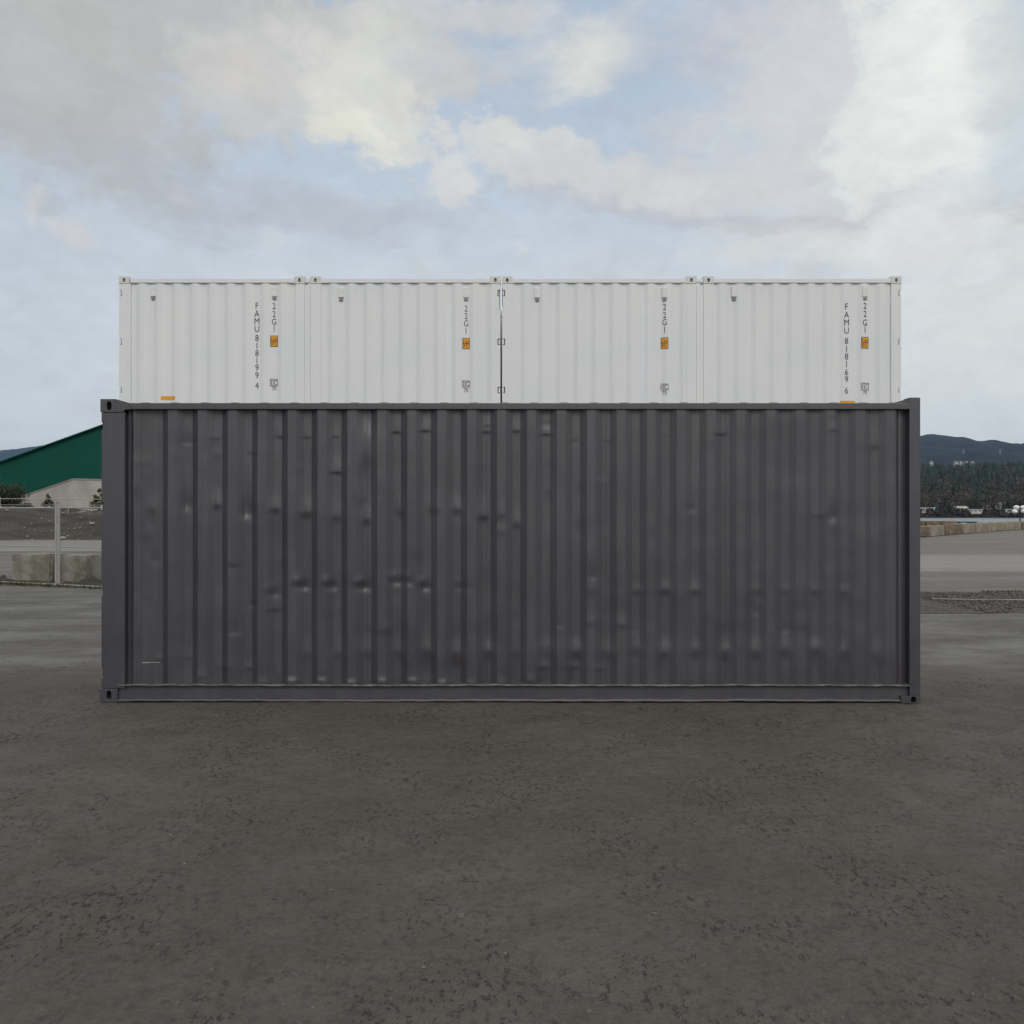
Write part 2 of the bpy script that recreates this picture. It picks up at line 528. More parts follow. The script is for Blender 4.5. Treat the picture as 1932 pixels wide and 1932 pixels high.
# pale washed-out silt west of the container, trodden lighter apron far east
n_sl = t.noise(t.mapping(pos, scale=(0.32, .8, 1)), 1.7, 8, .68)
silt = t.mix(t.ramp(n_sl, .36, .66), (0.112, 0.105, 0.094), (0.200, 0.195, 0.184))
silt = t.mix(t.math('MULTIPLY', pit, .5), silt, (0.06, 0.058, 0.052))  # pit shade painted into the silt colour too
yy = t.math('ADD', py_, t.math('MULTIPLY', t.math('SUBTRACT', n_mid, .5), 2.2))
c0 = t.mix(t.ramp(yy, 6.7, 8.6), earth, silt)
c0 = t.mix(t.ramp(yy, 13.5, 18), c0, yard)
conc = t.mix(t.ramp(n_str, .3, .7), (0.31, 0.295, 0.27), (0.25, 0.235, 0.212))
yb = t.math('ADD', py_, t.math('MULTIPLY', t.math('SUBTRACT', n_mid, .5), 3.0))
band = t.math('MULTIPLY', t.math('MULTIPLY', t.ramp(yb, 20.2, 22.0), t.ramp(yb, 31, 28)), t.ramp(px_, 0, 4))
c0 = t.mix(t.math('MULTIPLY', band, .85), c0, conc)
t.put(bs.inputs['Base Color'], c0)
t.put(bs.inputs['Roughness'], t.ramp(n_mid, .3, .7, .72, .95))
bs.inputs['Specular IOR Level'].default_value = 0.35
h = t.math('ADD', t.math('MULTIPLY', n_fin, .35), t.math('MULTIPLY', n_mid, .9))
h = t.math('SUBTRACT', h, t.math('MULTIPLY', pit, .5))
bump(t, bs, h, 1.0, 0.034)
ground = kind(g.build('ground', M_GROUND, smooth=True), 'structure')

def scatter_stones(name, mat, pts, sizes, zoff=0.3, flat=0.6):
    """low-poly angular stones merged in one mesh"""
    bmx = bmesh.new()
    bmesh.ops.create_icosphere(bmx, subdivisions=1, radius=1.0)
    bv = np.array([v.co[:] for v in bmx.verts])
    bf = [[v.index for v in f.verts] for f in bmx.faces]
    bmx.free()
    V = []; Fc = []
    for (x, y, z), s in zip(pts, sizes):
        k = len(V)
        j = bv * (1 + RNG.uniform(-.35, .35, (len(bv), 1)))
        a = RNG.uniform(0, 6.28)
        sx, sy = RNG.uniform(.7, 1.4, 2)
        ca, sa = math.cos(a), math.sin(a)
        X = (j[:, 0] * sx * ca - j[:, 1] * sy * sa) * s + x
        Y = (j[:, 0] * sx * sa + j[:, 1] * sy * ca) * s + y
        Z = j[:, 2] * s * flat + z + s * flat * zoff
        V += list(zip(X.tolist(), Y.tolist(), Z.tolist()))
        Fc += [tuple(k + i for i in f) for f in bf]
    m = MB(); m.v = V; m.f = Fc
    return m.build(name, mat)

# interpolate the finished ground for things lying on it
def gz_at(x, y):
    i = np.clip(np.searchsorted(xs, x) - 1, 0, len(xs) - 2)
    j = np.clip(np.searchsorted(ys, y) - 1, 0, len(ys) - 2)
    fx_ = np.clip((x - xs[i]) / (xs[i + 1] - xs[i]), 0, 1); fy_ = np.clip((y - ys[j]) / (ys[j + 1] - ys[j]), 0, 1)
    return (gz[j, i] * (1 - fx_) + gz[j, i + 1] * fx_) * (1 - fy_) + (gz[j + 1, i] * (1 - fx_) + gz[j + 1, i + 1] * fx_) * fy_

nst = 1300
py = 2.2 + RNG.random(nst) ** 1.3 * 5.0
pxx = RNG.uniform(-1, 1, nst) * (py * 0.62 + .3)
sz = RNG.lognormal(math.log(0.0034), .4, nst)
sz[RNG.random(nst) < .003] = 0.009
kind(scatter_stones('grit', M_STONE, [(a, b, gz_at(a, b)) for a, b in zip(pxx, py)], sz), 'stuff')

# coarse ballast drain, right of the containers
GS0, GS1 = 12.15, 15.1
gm = MB()
bx = np.linspace(4.2, 40, 260); by = np.linspace(GS0, GS1, 34)
BX, BY = np.meshgrid(bx, by)
edge = np.sin(np.clip((BY - GS0) / (GS1 - GS0), 0, 1) * math.pi) ** .5
bz = gz_at(BX, BY) + 0.004 + 0.045 * edge + fbm(BX * 4, BY * 4, 4) * 0.010 * edge
gm.grid(np.stack([BX, BY, bz], -1))
M_BALLAST, t, bs = new_mat('dark_ballast')
pos = wpos(t)
vo = t.add('ShaderNodeTexVoronoi'); t.put(vo.inputs['Vector'], pos); vo.inputs['Scale'].default_value = 17
t.put(bs.inputs['Base Color'], t.mix(t.ramp(t.noise(pos, 11, 5, .7), .3, .7), (0.050, 0.044, 0.038), (0.115, 0.104, 0.092)))
bs.inputs['Roughness'].default_value = .9
bump(t, bs, vo.outputs['Distance'], 0.9, 0.05)
kind(gm.build('gravel_strip', M_BALLAST, smooth=True), 'structure')
ns = 5000
ax = RNG.uniform(6.5, 14, ns); ay = RNG.uniform(GS0, GS1, ns)
kind(scatter_stones('ballast_gravel', M_STONE, [(a, b, gz_at(a, b) + .002 + .045 * math.sin(math.pi * (b - GS0) / (GS1 - GS0)) ** .5 + .012 * RNG.random()) for a, b in zip(ax, ay)],
                    RNG.uniform(.010, .026, ns), 0.2, .8), 'stuff')
mp = MB()
prev = None
for k in range(31):
    x = 6.4 + k * 0.9
    p = (x, 13.25 + .012 * math.sin(x * 1.3), 0.085 + .010 * math.sin(x * 2.1 + 1))
    if prev:
        mp.tube(prev, p, 0.008, 8)
    prev = p
tag(mp.build('drain_pipe', M_PALEPIPE, smooth=True), 'thin pale pipe lying along the dark gravel strip on the right', 'pipe')
# green verge of moss and weeds along the far edge of the ballast and below the fence
def weeds(name, pts, hmin, hmax, mat):
    m = MB()
    for (x, y, z) in pts:
        for q in range(5):
            a = RNG.uniform(0, 6.28); hh = RNG.uniform(hmin, hmax); wd = hh * .16
            lx, ly = RNG.normal(0, hh * .5, 2)
            b = len(m.v)
            m.v += [(x + wd * math.cos(a), y + wd * math.sin(a), z), (x - wd * math.cos(a), y - wd * math.sin(a), z), (x + lx, y + ly, z + hh)]
            m.f.append((b, b + 1, b + 2))
    return kind(m.build(name, mat), 'stuff')
weeds('weeds', [(RNG.uniform(8.2, 16), RNG.normal(15.2, .08), 0.0) for _ in range(900)], .02, .07, M_LEAF2)
weeds('grass_tufts', [(-7.2 - 5 * RNG.random(), 0, 0) for _ in range(0)] +
      [((-7.3 - 5.5 * q), 16.2 + 0.43 * 5.5 * q * .78 + RNG.normal(0, .12), 0.0) for q in RNG.random(700)], .02, .08, M_LEAF2)

# ------------------------------------------------------------------ far terrain
def ridge_profile(pts, Y):
    u = np.array([p[0] for p in pts], float); v = np.array([p[1] for p in pts], float)
    return (u - 966) * Y / F, EYE + (HZ - v) * Y / F
def mountain(name, Yr, pts, Y0, z0, depth, rough, mat, xr, n=260):
    rx, rz = ridge_profile(pts, Yr)
    X = np.linspace(xr[0], xr[1], n)
    Yv = np.concatenate([np.linspace(Y0, Yr, 46), np.linspace(Yr, Yr + depth, 8)[1:]])
    XX, YY = np.meshgrid(X, Yv)
    top = np.interp(XX, rx, rz)
    tt = np.clip((YY - Y0) / (Yr - Y0), 0, 1)
    Z = z0 + (top - z0) * (tt ** 1.35)
    back = np.clip((YY - Yr) / depth, 0, 1)
    Z = Z * (1 - back ** 1.5) + 0 * back
    Z = Z + fbm(XX / 260, YY / 260, 5, .6) * rough * np.clip(tt * 2, 0, 1) * (1 - .93 * np.clip((tt - .75) / .25, 0, 1)) * (1 - back)
    Z = Z + RNG.normal(0, rough * .035, Z.shape)
    m = MB(); m.grid(np.stack([XX, YY, Z], -1))
    return kind(m.build(name, mat, smooth=True), 'structure')

def hill_mat(name, a, b, sc):
    m, t, bs = new_mat(name)
    p = wpos(t)
    n1 = t.noise(p, sc, 6, .65)
    n2 = t.noise(p, sc * 9, 4, .7)
    c = t.mix(t.ramp(n1, .35, .65), a, b)
    c = t.mix(t.ramp(n2, .35, .7, 0, .7), c, (0.012, 0.016, 0.012))
    t.put(bs.inputs['Base Color'], c)
    bs.inputs['Roughness'].default_value = .95
    bs.inputs['Specular IOR Level'].default_value = .1
    bump(t, bs, n2, 1.0, 14.0)
    return m
M_HILL = hill_mat('forested_hill', (0.024, 0.033, 0.038), (0.042, 0.049, 0.056), .008)  # blue of distant haze painted into the forest colour
mountain('hills', 4000, [(-3200, 900), (-800, 905), (300, 880), (900, 850), (1400, 838), (1640, 826), (1700, 822), (1737, 821), (1760, 820.5), (1785, 820.5), (1796, 821.5),
                         (1806, 824), (1817, 829), (1832, 830), (1840, 832), (1846, 833), (1852, 832), (1861, 829), (1873, 829), (1884, 831), (1893, 835), (1905, 839),
                         (1918, 841), (1932, 844.5), (1990, 858), (2100, 872), (2400, 868), (4000, 890)],
         1450, 45, 1500, 60, M_HILL, (-9000, 9000), 620)
mountain('distant_mountain', 7000, [(-3000, 905), (-900, 872), (-300, 858), (-60, 853), (0, 850.5), (30, 847), (66, 842), (110, 836), (180, 826), (300, 822), (480, 836), (800, 870), (1200, 920)],
         5600, 200, 1600, 60, M_HILL, (-8800, 1500), 320)

# wooded slope across the inlet
def slope_z(X, Y):
    t_ = np.clip((np.asarray(Y, float) - 722) / 800, 0, 1)
    return -4.0 + 5 * sstep(Y, 722, 730) + 76 * t_ ** 1.05 + fbm(np.asarray(X) / 120, np.asarray(Y) / 120, 3) * 12 * sstep(t_, 0, .2)
sx_ = np.linspace(-2500, 2600, 240); sy_ = np.concatenate([np.linspace(712, 740, 8), np.linspace(745, 1620, 50)])
SX, SY = np.meshgrid(sx_, sy_)
hs = MB(); hs.grid(np.stack([SX, SY, slope_z(SX, SY)], -1))
M_SLOPE = hill_mat('wooded_slope_floor', (0.06, 0.055, 0.04), (0.10, 0.085, 0.07), .03)
kind(hs.build('hillside', M_SLOPE, smooth=True), 'structure')

M_WOOD, t, bs = new_mat('far_wood_foliage')
at_ = t.add('ShaderNodeAttribute'); at_.attribute_name = 'tint'
t.put(bs.inputs['Base Color'], at_.outputs['Color'])
bs.inputs['Roughness'].default_value = .95
bs.inputs['Specular IOR Level'].default_value = .1
def far_wood(n):
    n_shore = 260
    V = []; Fc = []; C = []
    for k in range(n):
        q = RNG.random() ** 1.3
        Y = 733 + q * 860
        X = Y * RNG.uniform(.40, .68)
        if k < n_shore:
            Y = RNG.uniform(724, 732); X = Y * RNG.uniform(.40, .68)
        if Y < 790 and RNG.random() < .25:
            continue
        z = float(slope_z(X, Y))
        conifer = k >= n_shore and RNG.random() < (.08 + .42 * min(1, (Y - 730) / 420))
        if conifer:
            H = RNG.uniform(9, 20); rr = H * RNG.uniform(.17, .27)
            col = np.array([[0.026, 0.044, 0.034], [0.036, 0.046, 0.030], [0.022, 0.038, 0.034]][int(RNG.integers(3))]) * RNG.uniform(.6, 1.7)
            lv = 5
            for L in range(lv):
                zb = z + H * (.10 + .80 * L / lv); zt = z + H * (.10 + .80 * (L + 1.9) / lv)
                zt = min(zt, z + H)
                r_ = rr * (1 - .85 * L / lv)
                b = len(V)
                nn = 7
                a0 = RNG.uniform(0, 6)
                for i in range(nn):
                    a = a0 + 6.283 * i / nn
                    rj = r_ * RNG.uniform(.6, 1.25)
                    V.append((X + rj * math.cos(a), Y + rj * math.sin(a), zb + RNG.uniform(-.05, .05) * H))
                V.append((X, Y, zt))
                for i in range(nn):
                    Fc.append((b + i, b + (i + 1) % nn, b + nn))
                    C.append(col * RNG.uniform(.75, 1.3))
        else:
            H = RNG.uniform(8, 17) * (.26 if k < n_shore else 1); rr = H * RNG.uniform(.28, .42)
            pal = [(0.060, 0.048, 0.040), (0.050, 0.045, 0.030), (0.070, 0.052, 0.046), (0.045, 0.048, 0.026)][int(RNG.integers(4))]
            col = np.array(pal) * RNG.uniform(.9, 1.9)
            for i in range(42):
                d = RNG.normal(0, 1, 3); d /= np.linalg.norm(d); rad = RNG.random() ** .4
                c = np.array([X, Y, z + H * .6]) + d * np.array([rr, rr, H * .42]) * rad
                e1 = RNG.normal(0, 1, 3); e1 /= np.linalg.norm(e1); e2 = np.cross(e1, RNG.normal(0, 1, 3)); e2 /= np.linalg.norm(e2)
                s_ = RNG.uniform(.5, 1.3)
                b = len(V)
                V += [tuple(c - e1 * s_), tuple(c + e1 * s_), tuple(c + e2 * s_ * 1.2)]
                Fc.append((b, b + 1, b + 2)); C.append(col * RNG.uniform(.7, 1.35))
    me = bpy.data.meshes.new('far_wood')
    me.from_pydata(V, [], Fc)
    at2 = me.color_attributes.new('tint', 'FLOAT_COLOR', 'CORNER')
    nl = np.array([len(f) for f in Fc])
    cc = np.repeat(np.clip(np.array(C), 0, 1), nl, axis=0)
    cc = np.concatenate([cc, np.ones((len(cc), 1))], 1)
    at2.data.foreach_set('color', cc.astype(np.float32).ravel())
    me.materials.append(M_WOOD)
    o = bpy.data.objects.new('far_wood', me)
    COL.objects.link(o)
    return kind(o, 'stuff')
far_wood(5200)

# water of the inlet
M_WATER, t, bs = new_mat('inlet_water')
p = wpos(t)
bs.inputs['Base Color'].default_value = (0.10, 0.12, 0.125, 1)
bs.inputs['Roughness'].default_value = .22
bump(t, bs, t.noise(t.mapping(p, scale=(.3, 1, 1)), .8, 4, .6), .25, .12)
wm = MB(); wm.v = [(-400, 60, -2.4), (3000, 60, -2.4), (3000, 735, -2.4), (-400, 735, -2.4)]; wm.f = [(0, 1, 2, 3)]
kind(wm.build('water', M_WATER), 'structure')

# dirt berm behind the fence, left
M_BERM, t, bs = new_mat('berm_soil')
p = wpos(t)
ns_ = t.noise(t.mapping(p, scale=(.35, 1, 2.2)), 1.1, 6, .65)
nf_ = t.noise(p, 5, 5, .7)
c0 = t.mix(t.ramp(ns_, .35, .65), (0.050, 0.042, 0.034), (0.105, 0.094, 0.080))
c0 = t.mix(t.ramp(t.noise(p, .22, 3), .52, .66, 0, .5), c0, (0.075, 0.072, 0.042))
c0 = t.mix(t.ramp(nf_, .55, .75, 0, .5), c0, (0.19, 0.175, 0.155))
t.put(bs.inputs['Base Color'], c0)
bs.inputs['Roughness'].default_value = .95
bump(t, bs, t.math('ADD', nf_, ns_), 1.0, .3)
bxs = np.linspace(-75, 4, 260); bys = np.linspace(43.5, 60, 50)
BX, BY = np.meshgrid(bxs, bys)
prof = sstep(BY + fbm(BX * .2, BX * 0 + 3, 3) * 1.5, 44, 50) * (1 - sstep(BY, 53, 59.5))
bz = -.05 + (1.62 + fbm(BX * .25, BY * 0 + 1, 4) * .25) * prof + fbm(BX * .7, BY * .7, 5, .6) * .38 * prof
bz *= (1 - sstep(BX, -8, 3)); bz -= .03
bm_ = MB(); bm_.grid(np.stack([BX, BY, bz], -1))
kind(bm_.build('berm', M_BERM, smooth=True), 'structure')
ptsr = []
for k in range(1500):
    x = RNG.uniform(-34, -12); y = RNG.choice([RNG.normal(51, .9), RNG.normal(46, 1.5)], p=[.75, .25])
    i = np.clip(np.searchsorted(bxs, x), 0, len(bxs) - 1); j = np.clip(np.searchsorted(bys, y), 0, len(bys) - 1)
    ptsr.append((x, y, bz[j, i]))
kind(scatter_stones('rubble', M_RUBBLE, ptsr, RNG.lognormal(math.log(.045), .5, len(ptsr)), .2, .7), 'stuff')
M_ROADG = simple('pale_gravel_road', (0.19, 0.178, 0.155), (0.245, 0.232, 0.205), .7, .9, (.2, 1, 1), bmp=(6, .4, .03), world_co=True)
rd = MB()
RX, RY = np.meshgrid(np.linspace(-60, -9, 60), np.linspace(31, 43.4, 20))
RY = RY + fbm(RX * .1, RY * 0, 2) * .6
rd.grid(np.stack([RX, RY, .012 + gz_at(RX, RY)], -1))
kind(rd.build('road', M_ROADG, smooth=True), 'structure')

# ------------------------------------------------------------------ containers: shared pieces
def casting_mb(x0, x1, y0, y1, z0, z1, hx, hz, rx, rz, depth=0.07):
    """corner casting: block with a real oval aperture in its front (-y) face"""
    m = MB()
    cor = [math.atan2(z - hz, x - hx) for x, z in ((x0, z0), (x1, z0), (x1, z1), (x0, z1))]
    ang = sorted(set([round(a, 6) for a in cor] + [round(-math.pi + 2 * math.pi * k / 24 + .01, 6) for k in range(24)]))
    n = len(ang)
    outer = []; inner = []
    for a in ang:
        c, s = math.cos(a), math.sin(a)
        ts = []
        if c > 1e-9: ts.append((x1 - hx) / c)
        if c < -1e-9: ts.append((x0 - hx) / c)
        if s > 1e-9: ts.append((z1 - hz) / s)
        if s < -1e-9: ts.append((z0 - hz) / s)
        tt = min(ts)
        outer.append((hx + c * tt, hz + s * tt))
        q = (abs(c / rx) ** 2.6 + abs(s / rz) ** 2.6) ** (-1 / 2.6)
        inner.append((hx + c * q, hz + s * q))
    m.v += [(x, y0, z) for x, z in outer]
    m.v += [(x, y0, z) for x, z in inner]
    m.v += [(x, y0 + depth, z) for x, z in inner]
    m.v += [(x, y1, z) for x, z in outer]
    for k in range(n):
        j = (k + 1) % n
        m.f.append((k, j, n + j, n + k))
        m.f.append((n + k, n + j, 2 * n + j, 2 * n + k))
        m.f.append((k, 3 * n + k, 3 * n + j, j))
    m.f.append(tuple(range(2 * n, 3 * n)))
    m.f.append(tuple(reversed(range(3 * n, 4 * n))))
    return m

def notched_post(x0, x1, z0, z1, notches, side, nw):
    """outline with rectangular notches on one long edge ('L' or 'R')"""
    pts = [(x0, z0), (x1, z0)]
    if side == 'R':
        for a, b in sorted(notches):
            pts += [(x1, a), (x1 - nw, a), (x1 - nw, b), (x1, b)]
    pts += [(x1, z1), (x0, z1)]
    if side == 'L':
        for a, b in sorted(notches, reverse=True):
            pts += [(x0, b), (x0 + nw, b), (x0 + nw, a), (x0, a)]
    return pts

# ------------------------------------------------------------------ the charcoal container in front
Y0 = 6.439                       # its front face
S = F / Y0                       # 255 px per metre there
def nx(u): return (u - 966.0) / S
def nz(v): return EYE - (v - HZ) / S
XL, XR = nx(190), nx(1736)
BASE = Vector(((XL + XR) / 2, Y0, 0))
def lx(u): return nx(u) - BASE.x
ZT = nz(753)
DEP = 2.438
near_c = thing('shipping_container', 'charcoal grey steel shipping container with dented ribbed side, standing closest on the bare earth', 'shipping container', BASE)

XPL, XPR = lx(236), lx(1714.5)   # panel between the posts
Z_B0, Z_B1 = nz(1325), nz(1292.5)  # bottom rail
Z_T0, Z_T1 = nz(772.5), nz(760.5)   # top rail
PITCH = 56.55 / S
PH0 = lx(303)                    # a rising (left facing) slope starts here
DCOR = 0.036
def corr_n(x):
    """depth behind the outer flats: 0 outer .. DCOR inner"""
    x = np.asarray(x, float)
    q = np.mod((x - PH0) / PITCH, 1.0)
    y = np.where(q < .23, 1 - q / .23, np.where(q < .51, 0.0, np.where(q < .75, (q - .51) / .24, 1.0)))
    # first bay at the left end and last at the right are flat returns
    y = np.where(x < PH0 - .20 * PITCH, np.interp(x, [lx(236), lx(244), lx(249), lx(252), lx(258), lx(265), lx(290), PH0 - .2 * PITCH], [1, .9, .45, .45, .85, .80, .92, 1.0]), y)
    y = np.where(x > lx(1693), np.interp(x, [lx(1693), lx(1699), lx(1706), lx(1714.5)], [.2, 1.6, 1.6, 1.9]), y)
    return y * (DCOR - .000 - .012 * sstep(x, -2.2, 2.6))
# dents, picture rows of the 2560 px photograph: (x, y, sigma_x, sigma_up, sigma_down, amplitude m, + out)
DENTS = []
def dent(x, y, sx, su, sd, a): DENTS.append((x, y, sx, su, sd, a))
for x, a in ((765, .010), (840, .011), (917, .011), (993, .012), (1067, .013), (1142, .014), (1222, .020), (1290, .010), (1366, .009), (1439, .022), (1520, .014), (1592, .014), (1666, .019), (1741, .021), (1813, .018),
             (1891, .022), (1968, .020), (2041, .019), (2114, .016), (2192, .014)):
    dent(x + RNG.uniform(-4, 4), 1626 + RNG.uniform(-7, 7), RNG.uniform(9, 13), RNG.uniform(13, 19), 13, a)
for x, y, a in ((1595, 1476, .012), (1666, 1474, .015), (1741, 1476, .010), (1891, 1475, .010), (1967, 1475, .009), (2041, 1476, .010), (2114, 1478, .010), (1480, 1554, .009), (1556, 1560, .010), (2080, 1470, .005)):
    dent(x, y, 10, 11, 7, a * .75)
for x, y, a in ((686, 1486, -.013), (757, 1468, -.026), (830, 1468, -.026), (911, 1470, -.028), (993, 1457, -.020), (1023, 1457, -.020), (1065, 1470, -.024), (1158, 1471, -.009)):
    dent(x, y, RNG.uniform(8, 12), 14, 6, a * RNG.uniform(.45, .8))
    dent(x - 13, y - 16, 9, 9, 7, -a * .5)
for x, y, a in ((373, 1268, .009), (464, 1262, -.016), (538, 1258, .020), (614, 1282, -.024), (685, 1268, .019), (765, 1278, .020), (839, 1288, .010), (916, 1296, .017), (1002, 1275, .012), (1083, 1268, .014), (1142, 1270, .014),
                (1206, 1286, .018), (1254, 1282, .010), (1293, 1306, .013), (2085, 1292, -.020), (2060, 1282, .008), (2190, 1109, .009)):
    dent(x, y, RNG.uniform(8, 11), RNG.uniform(16, 30), 9, a)
for x, y, a in ((468, 1106, -.012), (536, 1092, .014), (626, 1128, .011), (693, 1087, .016), (765, 1089, .017), (837, 1087, .012), (837, 1178, .018), (988, 1076, .018), (1063, 1073, .018), (1211, 1076, .013), (1225, 1060, .009), (1290, 1074, .013), (1366, 1082, .016), (1440, 1095, .008), (1526, 1098, .008), (1806, 1082, .012), (1660, 1083, .007), (2080, 1040, .007)):
    dent(x + RNG.uniform(-5, 5), y, RNG.uniform(7, 11), RNG.uniform(14, 26), 3.5, a * RNG.uniform(.4, .85))
dent(916, 1095, 17, 24, 50, .020); dent(916, 1135, 17, 40, 26, .016)
for x, a in ((727, .022), (800, .022), (876, .023), (953, .026), (1029, .024), (1104, .019), (1177, .011), (1251, .008), (655, .010)):
    dent(x + RNG.uniform(-4, 4), 1706 + RNG.uniform(-3, 3), RNG.uniform(9, 13), 6, 16, a * RNG.uniform(.45, .75))
for x, y, a in ((1359, 1669, .011), (1433, 1668, .012), (1500, 1673, .010), (560, 1668, .007), (620, 1672, .008), (500, 1690, .006), (476, 1645, .006), (1325, 1702, .010), (395, 1650, .008)):
    dent(x, y, 9, 9, 4, a * .7)

for k in range(60):
    x = 330 + 1900 * RNG.random() ** 1.7; y = RNG.choice([RNG.uniform(1050, 1330), RNG.uniform(1330, 1690)])
    sg = RNG.choice([-1, 1])
    dent(x, y, RNG.uniform(5, 14), RNG.uniform(5, 22), RNG.uniform(3, 14), sg * RNG.uniform(.002, .0065))
bends = np.array([PH0 + PITCH * (k + q) + e for k in range(-1, 28) for q in (0, .23, .51, .75) for e in (-.0012, .0012)])
xa = np.unique(np.concatenate([np.linspace(XPL, XPR, 900), bends[(bends > XPL) & (bends < XPR)]]))
za = np.linspace(Z_B1 - .01, Z_T0 + .02, 330)
PX, PZ = np.meshgrid(xa, za)
yd = corr_n(PX)
# pressed ribs soften near the rails
wob = fbm(PX * 1.1, PZ * 1.4, 4, .55) * 0.008 + fbm(PX * 6, PZ * 1.2, 3) * .0022
Yp = 0.006 + yd + wob
U25 = (PX + BASE.x) * S * 1.325 + 966 * 1.325
V25 = (HZ - (PZ - EYE) * S) * 1.325
for x, y, sx, su, sd, a in DENTS:
    m_ = (np.abs(U25 - x) < 4 * sx) & (np.abs(V25 - y) < 4 * max(su, sd))
    sv = np.where(V25[m_] < y, su, sd)
    Yp[m_] -= (.56 if x < 1240 else .46) * a * np.exp(-.5 * ((U25[m_] - x) / sx) ** 2 - .5 * ((V25[m_] - y) / sv) ** 2)
pm = MB(); pm.grid(np.stack([PX, Yp, PZ], -1))
side = pm.build('side_panel', M_DARK, near_c, smooth=True)
# vertical welds between the pressed sheets
for u25 in (916, 1216, 1516, 1816):
    w_ = MB()
    x = lx(u25 / 1.325)
    yy_ = np.interp(za, za, Yp[:, np.argmin(abs(xa - x))])
    Vw = np.stack([np.stack([np.full_like(za, x - .004), yy_ + .001, za], -1), np.stack([np.full_like(za, x), yy_ - .004, za], -1), np.stack([np.full_like(za, x + .004), yy_ + .001, za], -1)], 1)
    w_.grid(Vw)
    w_.build('weld_seam', M_DARK, near_c, smooth=True)
# scratch at the left foot of the panel
sc_ = MB()
for k in range(12):
    xa0 = lx(265 + 33 * k / 12); xb0 = lx(265 + 33 * (k + 1) / 12)
    z = nz(1252.4 - .8 * k / 12)
    ya = min(float(Yp[np.argmin(abs(za - z)), np.argmin(abs(xa - xa0))]), float(Yp[np.argmin(abs(za - z)), np.argmin(abs(xa - xb0))])) - .003
    sc_.box(xa0, xb0 + .001, ya, ya + .004, z, z + .0045)
sc_.build('scratch', M_BARE, near_c)

def wavy_rail(name, mat, x0, x1, prof, amp, seed, nseg=170, par=None):
    """profile [(y, z, wave weight)] swept along x, the lips gently buckled"""
    X = np.linspace(x0, x1, nseg)
    wv_ = fbm(X * 2.1 + seed, X * 0 + seed, 3) * amp + np.sin((X - PH0) / PITCH * 2 * math.pi) * amp * .25
    m = MB()
    m.grid(np.stack([np.stack([X, np.full(nseg, y), z + wv_ * w], -1) for y, z, w in prof], 0), flip=True)
    n = len(prof)
    m.f.append(tuple(i * nseg for i in range(n)))
    m.f.append(tuple(i * nseg + nseg - 1 for i in reversed(range(n))))
    return m.build(name, mat, par)

xr0, xr1 = lx(222), lx(1716)
# bottom side rail: channel with two lips and a recessed web
zb = Z_B0
wavy_rail('bottom_rail', M_DARK, xr0, xr1,
          [(.06, zb + .004, 0), (.002, zb + .004, 1), (-.001, zb + .010, 1), (.002, zb + .022, 1), (.022, zb + .028, .5), (.024, Z_B1 - .016, 0),
           (.000, Z_B1 - .012, .8), (-.003, Z_B1 - .004, 1), (.000, Z_B1 + .002, 1), (.034, Z_B1 + .010, .6), (.07, Z_B1 + .010, 0)], .006, 3.3, par=near_c)
# worn upper edge of that rail where the paint has rubbed through
wavy_rail('worn_lip', M_WORN, xr0 + .05, xr1 - .006,
          [(-.0045, Z_B1 - .007, 1), (-.006, Z_B1 - .003, 1), (-.003, Z_B1 + .0045, 1), (.004, Z_B1 + .0065, .9), (.004, Z_B1 - .007, .9)], .006, 3.3, par=near_c)
# top side rail
tr = MB(); tr.box(lx(246.2), xr1, -.009, .06, Z_T0, Z_T1)
tr.build('top_rail', M_DARK, near_c, bevel=.004)
# back rails
for z0_, z1_, nm in ((Z_B0 + .004, Z_B1, 'bottom_rail'), (Z_T0, Z_T1, 'top_rail')):
    MB().box(lx(222), xr1, DEP - .06, DEP, z0_, z1_).build(nm, M_DARK, near_c, bevel=.004)
# back panel
XB = np.linspace(XPL, XPR, 480)
yb_ = DEP - .006 - corr_n(-XB)
bp = MB(); bp.grid(np.stack([np.stack([XB, yb_, np.full_like(XB, z)], -1) for z in (Z_B1 - .01, Z_T0 + .01)], 0), flip=True)
bp.build('side_panel', M_DARK, near_c)
# roof: cross corrugated, the ribs show as low humps above the rail
RX_ = np.linspace(xr0 + .02, xr1 - .005, 900)
q = np.mod((RX_ - lx(281 + 20)) / (2.0 * PITCH / 2 * 1.0), 1)
rib = np.clip(np.minimum(q, 1 - q) * 7 - 1.2, 0, 1)
zr = Z_T1 - .012 + .020 * (1 - sstep(np.abs(q - .5), .10, .30))
rf = MB()
yq = [.008, .05, .12, DEP - .12, DEP - .05, DEP - .008]
kq = [.85, 1, 1, 1, 1, .85]
rf.grid(np.stack([np.stack([RX_, np.full_like(RX_, y), (Z_T1 - .012) + (zr - (Z_T1 - .012)) * k], -1) for y, k in zip(yq, kq)], 0))
rf.build('roof_panel', M_DARK, near_c, smooth=True)
